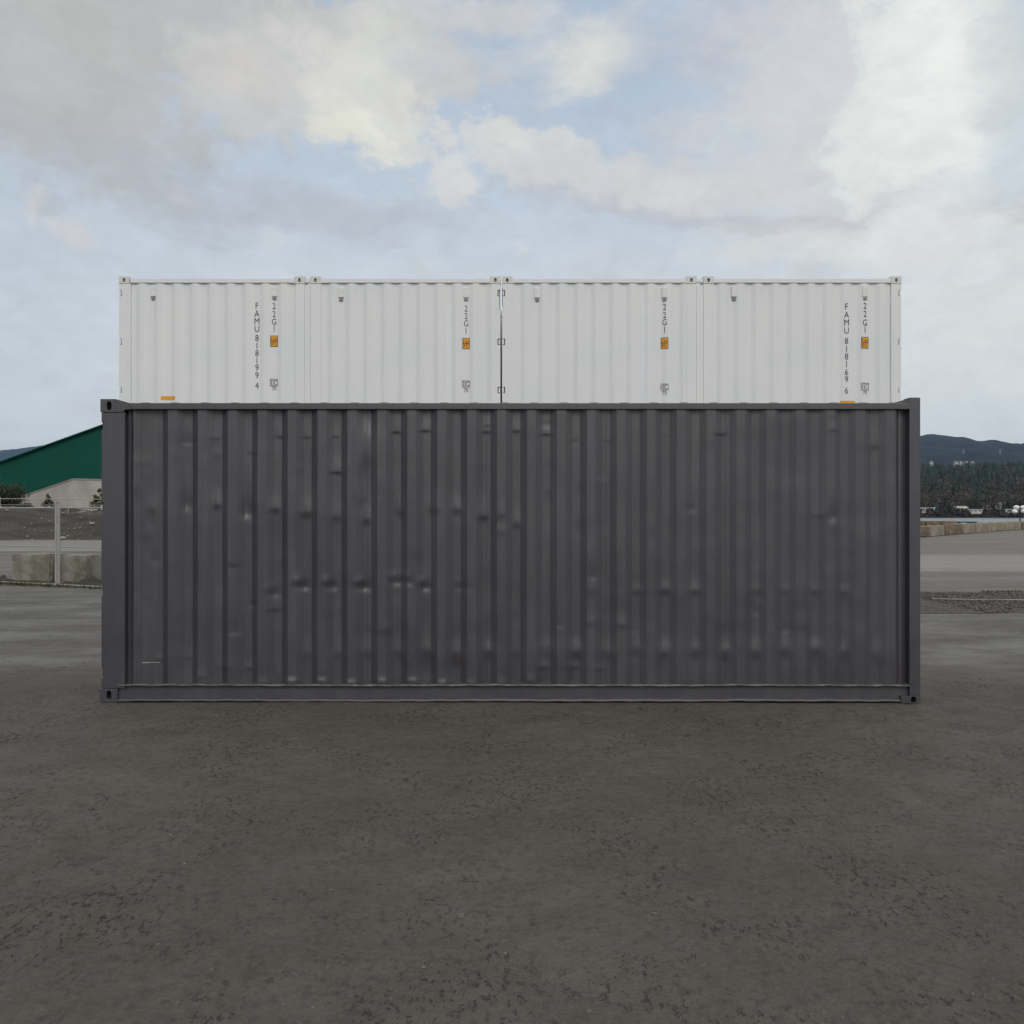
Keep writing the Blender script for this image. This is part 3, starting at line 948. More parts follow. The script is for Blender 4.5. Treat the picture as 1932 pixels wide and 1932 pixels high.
# posts
ZC0 = nz(1299); ZC1 = nz(778)
notch = [(nz(812), nz(797)), (nz(967), nz(949)), (nz(1123), nz(1105)), (nz(1278), nz(1259))]
XC0, XC1 = lx(190), lx(235.5)
pl = MB(); pl.extrude_xz(notched_post(XC0 + .004, XC1, ZC0, ZC1, notch, 'L', .016), .000, .055)
pl.build('corner_post', M_DARK, near_c, bevel=.005)
pf = MB(); pf.box(XC0 + .035, XC1 - .02, .056, .15, ZC0, ZC1)
pf.build('post_return', M_DARK, near_c)
for a, b in notch:
    hb = MB(); hb.tube((XC0 + .0105, .026, a - .012), (XC0 + .0105, .026, b + .012), .0075, 10)
    hb.box(XC0 + .002, XC0 + .012, .03, .09, a + .012, b - .012)
    hb.build('door_hinge', M_DARK, near_c)
XD0, XD1 = lx(1715.5), lx(1736)
MB().box(XD0, XD1, -.004, .10, nz(1313), nz(750)).build('corner_post', M_DARK, near_c, bevel=.003)
MB().box(XPR - .004, XD0 + .01, .055, .10, Z_B1, Z_T0).build('post_return', M_DARK, near_c)
for xa_, xb_ in ((XC0 + .004, XC1), (XD0 - .05, XD1)):
    MB().box(xa_, xb_, DEP - .10, DEP, ZC0, ZC1).build('corner_post', M_DARK, near_c, bevel=.004)
# castings
cl_ = casting_mb(lx(188.5), lx(222), -.006, .16, nz(1325.5), nz(1299.5), lx(206), nz(1311.5), 4.6 / S, 8.6 / S)
cl_.build('corner_casting', M_DARK, near_c, bevel=.003)
ct_ = casting_mb(lx(190), lx(219), -.006, .16, nz(777.5), nz(753), lx(206.5), nz(766), 4.6 / S, 8.6 / S)
ct_.build('corner_casting', M_DARK, near_c, bevel=.003)
# slanted gusset from the top casting down to the rail
gs = MB(); gs.extrude_xz([(lx(219.3), nz(777.5)), (lx(233), nz(777.5)), (lx(236), nz(772.4)), (lx(246), nz(772.4)), (lx(246), nz(760.8)), (lx(219.3), nz(753.2))], -.0055, .15)
gs.build('gusset_plate', M_DARK, near_c)
cr_ = casting_mb(lx(1699.5), lx(1735.7), -.010, .16, nz(1326.8), nz(1313.2), lx(1722.3), nz(1319.8), 4.9 / S, 5.9 / S)
cr_.build('corner_casting', M_DARK, near_c, bevel=.005)
MB().box(XD0 + .004, XD1 - .003, .102, .26, nz(766), nz(751)).build('corner_casting', M_DARK, near_c, bevel=.004)
for xa_, xb_ in ((lx(189), lx(222)), (lx(1699.5), lx(1735.7))):
    MB().box(xa_, xb_, DEP - .16, DEP + .004, 0, ZC0 - .001).build('corner_casting', M_DARK, near_c, bevel=.004)
    MB().box(xa_, xb_, DEP - .16, DEP + .004, ZC1 + .001, ZT).build('corner_casting', M_DARK, near_c, bevel=.004)
# right end wall, left end doors with locking bars
YE = np.linspace(.10, DEP - .10, 300)
xe = XD1 - .012 - corr_n(YE - 1.2 + PH0 + 3) * 1.0
ew = MB(); ew.grid(np.stack([np.stack([xe, YE, np.full_like(YE, z)], -1) for z in (.10, ZC1 + .03)], 0))
ew.build('end_panel', M_DARK, near_c)
for z0_, z1_ in ((.03, .10), (ZC1 + .02, ZT - .005)):
    MB().box(XD1 - .05, XD1 - .002, .165, DEP - .17, z0_, z1_).build('end_rail', M_DARK, near_c)
    MB().box(XC0 + .002, XC0 + .05, .165, DEP - .17, z0_, z1_).build('door_header', M_DARK, near_c)
for k in (0, 1):
    y0_ = .155 + k * (DEP - .31) / 2; y1_ = y0_ + (DEP - .31) / 2 - .012
    dr = MB().box(XC0 + .018, XC0 + .06, y0_, y1_, .105, ZC1 + .016).build('door', M_DARK, near_c, bevel=.004)
    for yy2 in (y0_ + .32, y1_ - .25):
        MB().tube((XC0 + .002, yy2, .07), (XC0 + .002, yy2, ZC1 + .06), .014, 10).build('locking_bar', M_DARK, dr, smooth=True)
    MB().box(XC0 - .008, XC0 + .012, y1_ - .45, y1_ - .22, .80, .83).build('handle', M_DARK, dr)
MB().box(lx(224), lx(1712), .08, DEP - .08, .06, Z_B1 - .02).build('floor', M_DARK, near_c)

# ------------------------------------------------------------------ the white containers behind
YW = 13.80
SW = F / YW
def wz(v): return EYE - (v - HZ) / SW
def wx(u): return (u - 966.0) / SW
HT = wz(521.5)                   # top of the upper tier
HC = HT / 2                      # one container
DW = 2.44
WP = 33.4 / SW
def wcorr(x):
    q = np.mod(np.asarray(x, float) / WP, 1.0)
    return .024 * np.where(q < .25, q / .25, np.where(q < .5, 1.0, np.where(q < .75, 1 - (q - .5) / .25, 0.0)))

def glyphs(texts, mat, name, parent, surf=None, yoff=-.003, xs_=.80):
    """texts: [(string, centre x, centre z, height)], laid on the corrugated face"""
    bmx = bmesh.new()
    for s, cx, cz, hh in texts:
        cu = bpy.data.curves.new('lettering', 'FONT')
        cu.body = s; cu.size = hh / .70; cu.align_x = 'CENTER'; cu.align_y = 'CENTER'; cu.resolution_u = 3
        ob = bpy.data.objects.new('lettering', cu)
        me = bpy.data.meshes.new_from_object(ob)
        zz = [v.co.y for v in me.vertices]; xx = [v.co.x for v in me.vertices]
        mz = (min(zz) + max(zz)) / 2; mx = (min(xx) + max(xx)) / 2
        sc2 = hh / (max(zz) - min(zz))
        b2 = bmesh.new(); b2.from_mesh(me)
        for v in b2.verts:
            v.co = Vector((cx + (v.co.x - mx) * xs_, 0, cz + (v.co.y - mz) * sc2))
        b2.to_mesh(me); b2.free()
        bmx.from_mesh(me)
        bpy.data.objects.remove(ob); bpy.data.curves.remove(cu); bpy.data.meshes.remove(me)
    if surf is not None:
        x_min = min(v.co.x for v in bmx.verts); x_max = max(v.co.x for v in bmx.verts)
        k0 = math.floor(x_min / WP * 4); k1 = math.ceil(x_max / WP * 4)
        for k in range(k0, k1 + 1):
            bmesh.ops.bisect_plane(bmx, geom=bmx.verts[:] + bmx.edges[:] + bmx.faces[:], plane_co=(k * WP / 4, 0, 0), plane_no=(1, 0, 0))
        for v in bmx.verts:
            v.co.y = float(surf(v.co.x)) + yoff
    else:
        for v in bmx.verts:
            v.co.y = yoff
    me = bpy.data.meshes.new(name); bmx.to_mesh(me); bmx.free()
    me.materials.append(mat)
    o = bpy.data.objects.new(name, me); COL.objects.link(o); o.parent = parent
    return o

def white_container(u0, u1, label, castL, castR, hinge_side, shift=0.0):
    """castL / castR: picture columns of the inner casting edges"""
    x0, x1 = wx(u0), wx(u1)
    root = thing('white_container', label, 'shipping container', ((x0 + x1) / 2, YW, HC), 0, 'white containers stacked behind the charcoal one')
    ox = (x0 + x1) / 2
    X = lambda u: wx(u) - ox
    Z = lambda v: wz(v) - HC
    a0, a1 = x0 - ox, x1 - ox
    pl_, pr_ = X(castL), X(castR)
    zt = HC
    zc = zt - .115
    surf = lambda x: .008 + wcorr(x + shift)
    # front panel
    n = int((pr_ - pl_) / .006)
    xx = np.linspace(pl_ - .01, pr_ + .01, n)
    zz = np.linspace(.14, Z(534.5) + .01, 40)
    PXX, PZZ = np.meshgrid(xx, zz)
    yy2 = surf(PXX) + fbm(PXX * 2 + u0, PZZ * 1.5, 3) * .003
    m = MB(); m.grid(np.stack([PXX, yy2, PZZ], -1)); m.build('side_panel', M_WHITE, root, smooth=True)
    xb2 = np.linspace(pl_, pr_, n // 2)
    m = MB(); m.grid(np.stack([np.stack([xb2, DW - surf(xb2), np.full_like(xb2, z)], -1) for z in (.14, Z(534.5))], 0), flip=True)
    m.build('side_panel', M_WHITE, root)
    # rails
    for yA, yB in ((-.002, .06), (DW - .06, DW)):
        MB().box(pl_ - .012, pr_ + .012, yA, yB, Z(533.6), Z(525.4)).build('top_rail', M_WHITE, root, bevel=.005)
        MB().box(pl_ - .012, pr_ + .012, yA, yB, .012, .15).build('bottom_rail', M_WHITE, root, bevel=.005)
    # roof
    rx2 = np.linspace(a0 + .03, a1 - .03, 260)
    m = MB(); m.grid(np.stack([np.stack([rx2, np.full_like(rx2, y), Z(527) + .012 * np.sin(rx2 / WP * 2 * math.pi)], -1) for y in (.03, DW - .03)], 0))
    m.build('roof_panel', M_WHITE, root, smooth=True)
    # posts with hinge pockets at the door end
    pockets = [(Z(v + 6), Z(v - 6)) for v in (553, 645, 736)]
    for side_, pa, pb in (('L', a0, pl_), ('R', pr_, a1)):
        if side_ == hinge_side:
            o = MB(); o.extrude_xz(notched_post(pa + .004, pb - .004, .118, zc, pockets, side_, .045), 0, .05)
            o.build('corner_post', M_WHITE, root, bevel=.004)
            for q0, q1 in pockets:
                hx0, hx1 = (pa + .006, pa + .034) if side_ == 'L' else (pb - .034, pb - .006)
                MB().box(hx0, hx1, .006, .07, q0 + .012, q1 - .012).build('door_hinge', M_WHITE, root, bevel=.004)
            px0, px1 = (pa + .06, pb - .01) if side_ == 'L' else (pa + .01, pb - .06)
            MB().box(px0, px1, .051, .16, .118, zc).build('post_return', M_WHITE, root)
        else:
            MB().box(pa + .002, pb - .002, .001, .15, .118, zc).build('corner_post', M_WHITE, root, bevel=.006)
    # castings
    cw = .168
    for xa2, xb3, hx2 in ((a0, a0 + cw, a0 + cw * .5), (a1 - cw, a1, a1 - cw * .5)):
        casting_mb(xa2, xb3, -.006, .17, zc + .001, zt, hx2, zt - .062, .022, .034, .06).build('corner_casting', M_WCAST, root, bevel=.004)
        casting_mb(xa2, xb3, -.006, .17, 0, .117, hx2, .055, .028, .040, .06).build('corner_casting', M_WCAST, root, bevel=.004)
        for zA, zB in ((zc + .001, zt), (0, .117)):
            MB().box(xa2, xb3, DW - .17, DW + .006, zA, zB).build('corner_casting', M_WCAST, root, bevel=.004)
        MB().box(xa2 + .004, xb3 - .004, DW - .15, DW - .003, .118, zc).build('corner_post', M_WHITE, root)
    # ends
    for xe0 in (a0 + .03, a1 - .06):
        nm = 'door' if (hinge_side == 'L') == (xe0 < 0) else 'end_panel'
        MB().box(xe0, xe0 + .03, .165, DW - .165, .02, zt - .01).build(nm, M_WHITE, root)
    MB().box(a0 + .1, a1 - .1, .07, DW - .07, .06, .13).build('floor', M_WHITE, root)
    root['_x'] = ox
    return root, X, Z, surf

def vent_on(root, X, Z, surf, u25, v0, v1):
    cx = X(u25 / 1.325); z1_ = Z(v0 / 1.325); z0_ = Z(v1 / 1.325)
    yf = min(float(surf(cx - .045)), float(surf(cx)), float(surf(cx + .045)))
    hgt = z1_ - z0_
    v = MB().box(cx - .045, cx + .045, yf - .012, .05, z0_ + hgt * .28, z1_).build('vent', M_VENT, root, bevel=.008)
    g_ = MB()
    for k in range(3):
        zz = z0_ + hgt * (.06 + .065 * k)
        g_.box(cx - .030, cx + .030, yf - .010, .05, zz, zz + hgt * .045)
    g_.build('vent_grille', M_GRILLE, v)

def markings(root, X, Z, surf, x25, rows, lab, box_, y70, xname=None, namerows=None):
    c = lambda r: Z(r / 1.325)
    cx = X(x25 / 1.325)
    glyphs([(ch, cx, c(r), .098) for ch, r in zip('22G1', rows)], M_INK, 'size_code', root, surf)
    # orange height label, lying in the ribs
    def strip(name, mat, xa, xb, za_, zb_, off):
        ks = [xa] + [k * WP / 4 - SH[root.name] for k in range(-60, 60) if xa < k * WP / 4 - SH[root.name] < xb] + [xb]
        m = MB()
        for p, q_ in zip(ks[:-1], ks[1:]):
            b = len(m.v)
            yp, yq_ = float(surf(p)) + off, float(surf(q_)) + off
            m.v += [(p, yp, za_), (q_, yq_, za_), (q_, yq_, zb_), (p, yp, zb_)]
            m.f.append((b, b + 1, b + 2, b + 3))
        return m.build(name, mat, root)
    hw = 9.2 / 1.325 / SW
    za_, zb_ = c(lab[1]), c(lab[0])
    strip('label_border', M_INK, cx - hw, cx + hw, za_, zb_, -.0025)
    lb = strip('height_label', M_ORANGE, cx - hw + .009, cx + hw - .009, za_ + .009, zb_ - .009, -.005)
    mid = (za_ + zb_) / 2
    glyphs([('2.6m', cx, zb_ - .060, .058), ('8\'6"', cx, za_ + .060, .058)], M_DECAL, 'height_lettering', root, surf, -.0075, .66)
    strip('label_rule', M_DECAL, cx - hw + .012, cx + hw - .012, mid - .004, mid + .004, -.0075)
    # 1C box
    zb0, zb1 = c(box_[1]), c(box_[0])
    w_ = .0065
    m = MB()
    bw = 9.4 / 1.325 / SW
    for q0, q1, r0, r1 in ((-bw, bw, zb0, zb0 + w_), (-bw, bw, zb1 - w_, zb1)):
        yb0 = min(float(surf(cx + q0)), float(surf(cx)), float(surf(cx + q1)))
        m.box(cx + q0, cx + q1, yb0 - .006, yb0 - .002, r0, r1)
    for q0 in (-bw, -bw * .30, bw - w_):
        yb0 = min(float(surf(cx + q0)), float(surf(cx + q0 + w_)))
        m.box(cx + q0, cx + q0 + w_, yb0 - .005, yb0 - .002, zb0 + w_, zb1 - w_)
    m.build('stacking_mark_frame', M_INK, root)
    zm = (zb0 + zb1) / 2
    glyphs([('1', cx - bw * .64, zm, .07), ('C', cx + bw * .34, zm, .07)], M_INK, 'stacking_mark', root, surf, xs_=.8)
    glyphs([('70', cx, c(y70), .062)], M_INK, 'stacking_number', root, surf, xs_=.8)
    if xname:
        nxx = X(xname / 1.325)
        glyphs([(ch, nxx, c(r), .100) for ch, r in namerows[:-1]], M_INK, 'container_number', root, surf, xs_=.85)
        glyphs([(namerows[-1][0], nxx, c(namerows[-1][1]), .100)], M_INK, 'check_digit', root, surf, xs_=.85)
    return strip

SH = {}
def wc(u0, u1, label, castL, castR, hs):
    sh = RNG.uniform(0, WP)
    r = white_container(u0, u1, label, castL, castR, hs, sh)
    SH[r[0].name] = sh
    return r
W1 = wc(224, 575, 'white steel container lettered FAMU 818199 4, leftmost of the upper row', 247, 557, 'L')
W2 = wc(585, 944.6, 'white steel container with a pale paint stripe, left of the dark vertical gap', 606, 926, 'R')
W3 = wc(947, 1314.5, 'white steel container with a pale paint stripe, right of the dark vertical gap', 968, 1295, 'L')
W4 = wc(1327, 1701, 'white steel container lettered FAMU 818169 6, rightmost of the upper row', 1348, 1681, 'R')

for (wt, xs2, rows) in ((W1, (382, 685), (716, 750)), (W2, (852, 1165), (718, 753)), (W3, (1343, 1662), (718, 754)), (W4, (1836, 2163), (715, 752))):
    for u25 in xs2:
        vent_on(wt[0], wt[1], wt[2], wt[3], u25, rows[0], rows[1])
st1 = markings(*W1, 684, (764, 784, 803, 821), (838, 866), (947, 964), 970, 641,
               [(c, r) for c, r in zip('FAMU8181994', (763, 783, 802, 821, 844, 863, 882, 900.6, 918, 937, 963))])
st2 = markings(*W2, 1165, (770, 789, 807.5, 826), (844, 872), (951, 967), 975)
st3 = markings(*W3, 1661.8, (767, 787, 805, 824), (843, 872), (959, 975), 982)
st4 = markings(*W4, 2163, (764, 784, 806, 824), (842, 871), (957, 975), 981, 2116.7,
               [(c, r) for c, r in zip('FAMU8181696', (766, 786.5, 806, 826, 852, 872, 891, 910, 930, 948, 976))])
st1('warning_sticker', M_ORANGE, W1[1](402 / 1.325), W1[1](437 / 1.325), W1[2](999.5 / 1.325), W1[2](990 / 1.325), -.004)
st4('warning_sticker', M_ORANGE, W4[1](2101 / 1.325), W4[1](2140 / 1.325), W4[2](1012 / 1.325), W4[2](1001.5 / 1.325), -.004)
st2('paint_stripe', M_PATCH, W2[1](1114.6 / 1.325), W2[1](1131.7 / 1.325), .16, W2[2](758 / 1.325), -.003)
st3('paint_stripe', M_PATCH, W3[1](1606 / 1.325), W3[1](1625 / 1.325), .16, W3[2](758 / 1.325), -.003)
# narrow joint covers that bridge two containers of a pair
for (ua, ub, lbl, root) in ((575, 585, '', W1), (1314.5, 1327, '', W3)):
    X, Z = root[1], root[2]
    j = MB().box(X(ua) + .0006, X(ub) - .0006, .006, .07, .01, Z(537.5)).build('joint_cover', M_WHITE, root[0])
    MB().box(X(ua) + .002, X(ub) - .002, .0, .06, Z(533), Z(526)).build('joint_plate', M_WHITE, root[0], bevel=.004)
# rust weeping at the middle joint
for root, uu in ((W2, 942.6), (W3, 948.2)):
    X, Z = root[1], root[2]
    m = MB()
    for k in range(5):
        x = X(uu + RNG.uniform(-.5, .5)); z = Z(535) - RNG.uniform(.02, .1) - .06 * k
        m.box(x - .004, x + .004, -.0022, .004, z - RNG.uniform(.06, .16), z)
    m.build('rust_stain', M_RUST, root[0])
SKIP = ('stacking_number', 'check_digit', 'container_number', 'size_code', 'height_label', 'label_border', 'label_rule', 'height_lettering', 'stacking_mark', 'stacking_mark_frame', 'warning_sticker', 'paint_stripe', 'rust_stain', 'vent', 'weld_seam')
for wt, txt in ((W1, 'plain white steel container, leftmost of the lower row, carrying the leftmost upper one'),
                (W2, 'plain white steel container in the lower row, left of the middle gap'),
                (W3, 'plain white steel container in the lower row, right of the middle gap'),
                (W4, 'plain white steel container, rightmost of the lower row, carrying the rightmost upper one')):
    c = copy_tree(wt[0], None, SKIP)
    c.location = (wt[0].location.x, YW, 0.0)
    c['label'] = txt
for o in bpy.data.objects:
    if '_x' in o.keys():
        del o['_x']

# ------------------------------------------------------------------ fence and blocks, left
FD = Vector((2.55, -1.15, 0)).normalized()      # the fence runs this way, to the right
FP = Vector(at(109, 1000, 16.6)); FP.z = 0
def fence_panel(w, label, origin):
    r = thing('fence_panel', label, 'fence panel', origin, math.atan2(FD.y, FD.x), 'mesh fence panels in front of the concrete blocks')
    H = 1.50; zb = .035
    for x in (.03, w - .03):
        p = MB().tube((x, 0, 0), (x, 0, H + .10), .027, 12).build('post', M_GALV, r, smooth=False)
        MB().tube((x, 0, H + .10), (x, 0, H + .118), .031, 12).build('cap', M_GALV, p)
    for z in (zb, .755, H):
        MB().tube((.056, 0, z), (w - .056, 0, z), .015 if z != .755 else .011, 10).build('rail', M_GALV, r)
    m = MB()
    k = .056
    while k < w - .05:
        m.tube((k, -.004, zb), (k, -.004, H), 0.0009, 3, caps=False); k += .05
    z = zb + .06
    while z < H:
        m.tube((.056, .003, z), (w - .056, .003, z), 0.0009, 3, caps=False); z += .10
    m.build('wire_mesh', M_WIRE, r)
    return r
W_ = 3.0
fence_panel(2.42, 'short mesh fence panel reaching from the double post to the charcoal container', FP)
fp0 = fence_panel(W_, 'mesh fence panel on the left of the double post', FP - FD * (W_ + .012))
fp1 = copy_tree(fp0); fp1.location = FP - FD * (2 * W_ + .03)
fp1['label'] = 'mesh fence panel at the far left end of the fence, running out of the photo'

def rough_block(name, label, cat, w, d, h, loc, rz, mat, group, jit=.015, bev=.03):
    bmx = bmesh.new()
    bmesh.ops.create_cube(bmx, size=1)
    bmesh.ops.scale(bmx, vec=(w, d, h), verts=bmx.verts)
    bmesh.ops.translate(bmx, vec=(0, 0, h / 2), verts=bmx.verts)
    bmesh.ops.bevel(bmx, geom=bmx.edges[:], offset=bev, segments=2, affect='EDGES')
    bmesh.ops.subdivide_edges(bmx, edges=[e for e in bmx.edges if e.calc_length() > .2], cuts=4, use_grid_fill=True)
    for v in bmx.verts:
        if v.co.z > .02:
            v.co += Vector(RNG.normal(0, jit, 3))
    me = bpy.data.meshes.new(name); bmx.to_mesh(me); bmx.free()
    me.materials.append(mat)
    o = bpy.data.objects.new(name, me); COL.objects.link(o)
    o.location = loc; o.rotation_euler = (0, 0, rz)
    return tag(o, label, cat, group)
fa = math.atan2(FD.y, FD.x)
def ublock(u0, u1, Y, label, h, d=.6):
    p0 = at(u0, 1000, Y); p1 = at(u1, 1000, Y)
    rough_block('concrete_block', label, 'concrete block', (p1.x - p0.x) * .97, d, h, ((p0.x + p1.x) / 2, Y + d / 2, -.01), fa * .12, M_CONC, 'concrete blocks behind the mesh fence', .006, .03)
ublock(20, 100, 17.75, 'wide stained concrete block behind the fence, left of the double post', .575)
ublock(116, 168, 17.55, 'smaller greenish concrete block behind the fence, right of the double post', .55)

# loose earth heaped by the blocks
def soil_heap(name, label, cx, cy, rx, ry, h):
    q = np.linspace(-1, 1, 34)
    QX, QY = np.meshgrid(q, q)
    rr = np.sqrt(QX ** 2 + QY ** 2)
    Zh = h * .75 * np.clip(1 - rr ** 1.6, 0, 1) + fbm(QX * 3 + cx, QY * 3, 5, .65) * h * 1.1 * np.clip(1.15 - rr, 0, 1) - .02
    m = MB(); m.grid(np.stack([QX * rx, QY * ry, Zh], -1))
    o = m.build(name, M_BERM, smooth=True, loc=(cx, cy, 0))
    tag(o, label, 'soil heap', 'soil heaps at the concrete blocks')
soil_heap('soil_heap', 'low brown soil heap at the left photo edge, beside the wide concrete block', at(0, 0, 17.6).x, 17.55, .34, .4, .13)
soil_heap('soil_heap', 'low brown soil heap between the smaller concrete block and the charcoal container', at(181, 0, 17.5).x, 17.35, .34, .4, .11)

# cable fence along the top of the berm
cf = thing('cable_fence', 'thin pale cable fence along the top of the dark berm', 'fence', (-30, 51, 1.4))
for k in range(13):
    x = -42 + k * 4.0 + 30
    MB().tube((x, 0, 0), (x, 0, .95), .03, 6).build('post', M_GALV, cf)
MB().tube((-14, 0, .92), (40, 0, .62), .022, 6).build('cable', M_GALV, cf)
MB().tube((-14, 0, .55), (40, 0, .30), .014, 6).build('cable', M_GALV, cf)

# ------------------------------------------------------------------ bushes
def leafy(name, label, cat, loc, rx, rz_, nleaf, leaf, mat, cone=False, group=None):
    r = thing(name, label, cat, loc, 0, group)
    t_ = MB(); t_.tube((0, 0, -.1), (0, 0, rz_ * 1.1), rx * .07, 7, rx * .02)
    for k in range(9):
        a = RNG.uniform(0, 6.28); z = rz_ * RNG.uniform(.3, 1.2); q = rx * RNG.uniform(.4, .8)
        t_.tube((0, 0, z * .8), (q * math.cos(a), q * math.sin(a), z + rx * .25), rx * .03, 5, rx * .008)
    t_.build('trunk', M_BARK, r)
    m = MB()
    clumps = []
    for k in range(26):
        d = RNG.normal(0, 1, 3); d /= np.linalg.norm(d)
        if cone:
            hh = RNG.random() ** .8; w = (1 - hh) * rx * RNG.uniform(.5, 1.05); a = RNG.uniform(0, 6.28)
            clumps.append((np.array([w * math.cos(a), w * math.sin(a), hh * 2 * rz_]), rx * .24 * (1.15 - hh)))
        else:
            clumps.append((np.array([0, 0, rz_]) + d * np.array([rx, rx, rz_]) * RNG.uniform(.35, .95), rx * RNG.uniform(.2, .42)))
    for k in range(nleaf):
        c, s = clumps[int(RNG.integers(len(clumps)))]
        p = c + RNG.normal(0, s * .55, 3) * np.array([1, 1, .7])
        if p[2] < 0: continue
        e1 = RNG.normal(0, 1, 3); e1 /= np.linalg.norm(e1); e2 = np.cross(e1, RNG.normal(0, 1, 3)); e2 /= (np.linalg.norm(e2) + 1e-9)
        l = leaf * RNG.uniform(.6, 1.4); b = len(m.v)
        m.v += [tuple(p - e1 * l), tuple(p + e2 * l * .45), tuple(p + e1 * l), tuple(p - e2 * l * .45)]
        m.f.append((b, b + 1, b + 2, b + 3))
    m.build('crown', mat, r)
    return r
leafy('bush', 'broad dark leafy bush in front of the green gable, at the left photo edge', 'bush', (at(12, 0, 54).x, 54, 1.2), 1.35, 1.05, 6000, .07, M_LEAF)
leafy('small_conifer', 'small ragged conifer on the berm in front of the pale concrete wall', 'conifer', (at(90, 0, 53).x, 53, 1.3), .70, .62, 3600, .045, M_LEAF2, True)
leafy('small_conifer', 'small ragged conifer on the berm, half hidden behind the charcoal container', 'conifer', (at(188, 0, 53).x, 53, 1.3), .85, .80, 4200, .045, M_LEAF2, True)
leafy('low_shrub', 'low dark shrub on the berm below the green gable', 'shrub', (at(50, 0, 53).x, 53, 1.2), .7, .42, 2600, .06, M_LEAF)

# ------------------------------------------------------------------ green storage hall and pale annexe, far left
YB = 120.0
def bpt(u, v): 
    p = at(u, v, YB); return (p.x, p.z)
hall = thing('storage_hall', 'huge dark green gabled storage hall behind the berm', 'building', (0, 0, 0))
ex0, ez0 = bpt(-110, 914.5); pk = bpt(318, 760)
ex1 = pk[0] + (pk[0] - ex0)
gb = MB(); gb.extrude_xz([(ex0, -.3), (ex1, -.3), (ex1, ez0), pk, (ex0, ez0)], YB, YB + .4)
gb.build('gable_wall', M_GREEN, hall)
rf2 = MB()
for sgn, xe_ in ((-1, ex0), (1, ex1)):
    n_ = Vector((pk[1] - ez0, 0, abs(pk[0] - xe_))).normalized() * .25
    b = len(rf2.v)
    ox_ = sgn * .9; oz_ = -.9 * (pk[1] - ez0) / abs(pk[0] - xe_)
    pts = [(pk[0], pk[1] + .06), (xe_ + ox_, ez0 + oz_ + .06), (xe_ + ox_, ez0 + oz_ + .22), (pk[0], pk[1] + .22)]
    if sgn < 0: pts = pts[::-1]
    rf2.extrude_xz(pts[::-1], YB - .5, YB + 70)
rf2.build('roof', M_GREEN, hall)
for xe_ in (ex0, ex1):
    MB().box(min(xe_, xe_ + .3), max(xe_, xe_ + .3), YB + .401, YB + 70, -.3, ez0).build('side_wall', M_GREEN, hall)

YA = 112.0
def apt(u, v):
    p = at(u, v, YA); return (p.x, p.z)
ann = thing('concrete_annexe', 'pale weathered concrete annexe with a sloping top edge, in front of the green hall', 'building', (0, 0, 0))
o_pts = [apt(20, 970), (apt(400, 970)), apt(400, 909), apt(189, 906), apt(138, 905), apt(41, 938), apt(20, 945)]
an = MB(); an.extrude_xz([(p[0], max(p[1], -.3) if i > 1 else -.3) for i, p in enumerate(o_pts)], YA, YA + 7.5)
an.build('wall', M_WALL, ann)
cp = MB()
for a_, b_ in ((apt(41, 938), apt(138, 905)), (apt(138, 905), apt(189, 906)), (apt(189, 906), apt(400, 909))):
    cp.extrude_xz([(a_[0], a_[1] + .003), (b_[0], b_[1] + .003), (b_[0], b_[1] + .16), (a_[0], a_[1] + .16)], YA - .08, YA + 7.58)
cp.build('coping', M_HGREY, ann)

# ------------------------------------------------------------------ barrier blocks by the water, right
A_, B_ = Vector((23.5, 50.0, 0)), Vector((43.8, 74.6, 0))
BDIR = (B_ - A_).normalized()
def on_line(u):
    k = (u - 966) / F
    s_ = (k * A_.y - A_.x) / (BDIR.x - k * BDIR.y)
    return s_
edges = [1560, 1612, 1660, 1700, 1728, 1753, 1783, 1816, 1840, 1863, 1895, 1927, 1955, 1985, 2012, 2040]
looks = ['tan concrete barrier block', 'pale tan concrete barrier block', 'brown stained concrete barrier block']
bang = math.atan2(BDIR.y, BDIR.x)
words_ = {1728: 'dark brown barrier block, first to appear beside the charcoal container', 1753: 'palest square barrier block, second in the front row from the charcoal container',
          1783: 'brown barrier block, third in the front row from the charcoal container', 1816: 'weathered tan barrier block of the front row directly below the teal bin',
          1840: 'tan barrier block of the front row just right of the teal bin', 1863: 'tan barrier block, sixth in the front row from the charcoal container',
          1895: 'pale barrier block, second from the right photo edge in the front row', 1927: 'brown barrier block cut by the right photo edge'}
hid = 0
for a_, b_ in zip(edges[:-1], edges[1:]):
    if a_ < 1700 or a_ > 1930:
        continue
    s0, s1 = on_line(a_), on_line(b_)
    L = (s1 - s0) * .955
    P = A_ + BDIR * ((s0 + s1) / 2)
    if a_ not in words_:
        words_[a_] = 'barrier block of the front row hidden behind the charcoal container'
    mt = M_BARRIER2 if a_ in (1728, 1783, 1927) else M_BARRIER
    hh = .66 + RNG.uniform(-.03, .05)
    # centre shifted back by half its depth so that its front face stands on the line
    P = P + Vector((NB[0], NB[1], 0)) * .4
    rough_block('barrier_block', words_[a_], 'barrier block', L, .8, hh, (P.x, P.y, -.02), bang, mt, 'barrier blocks along the water side of the yard', .006, .06)
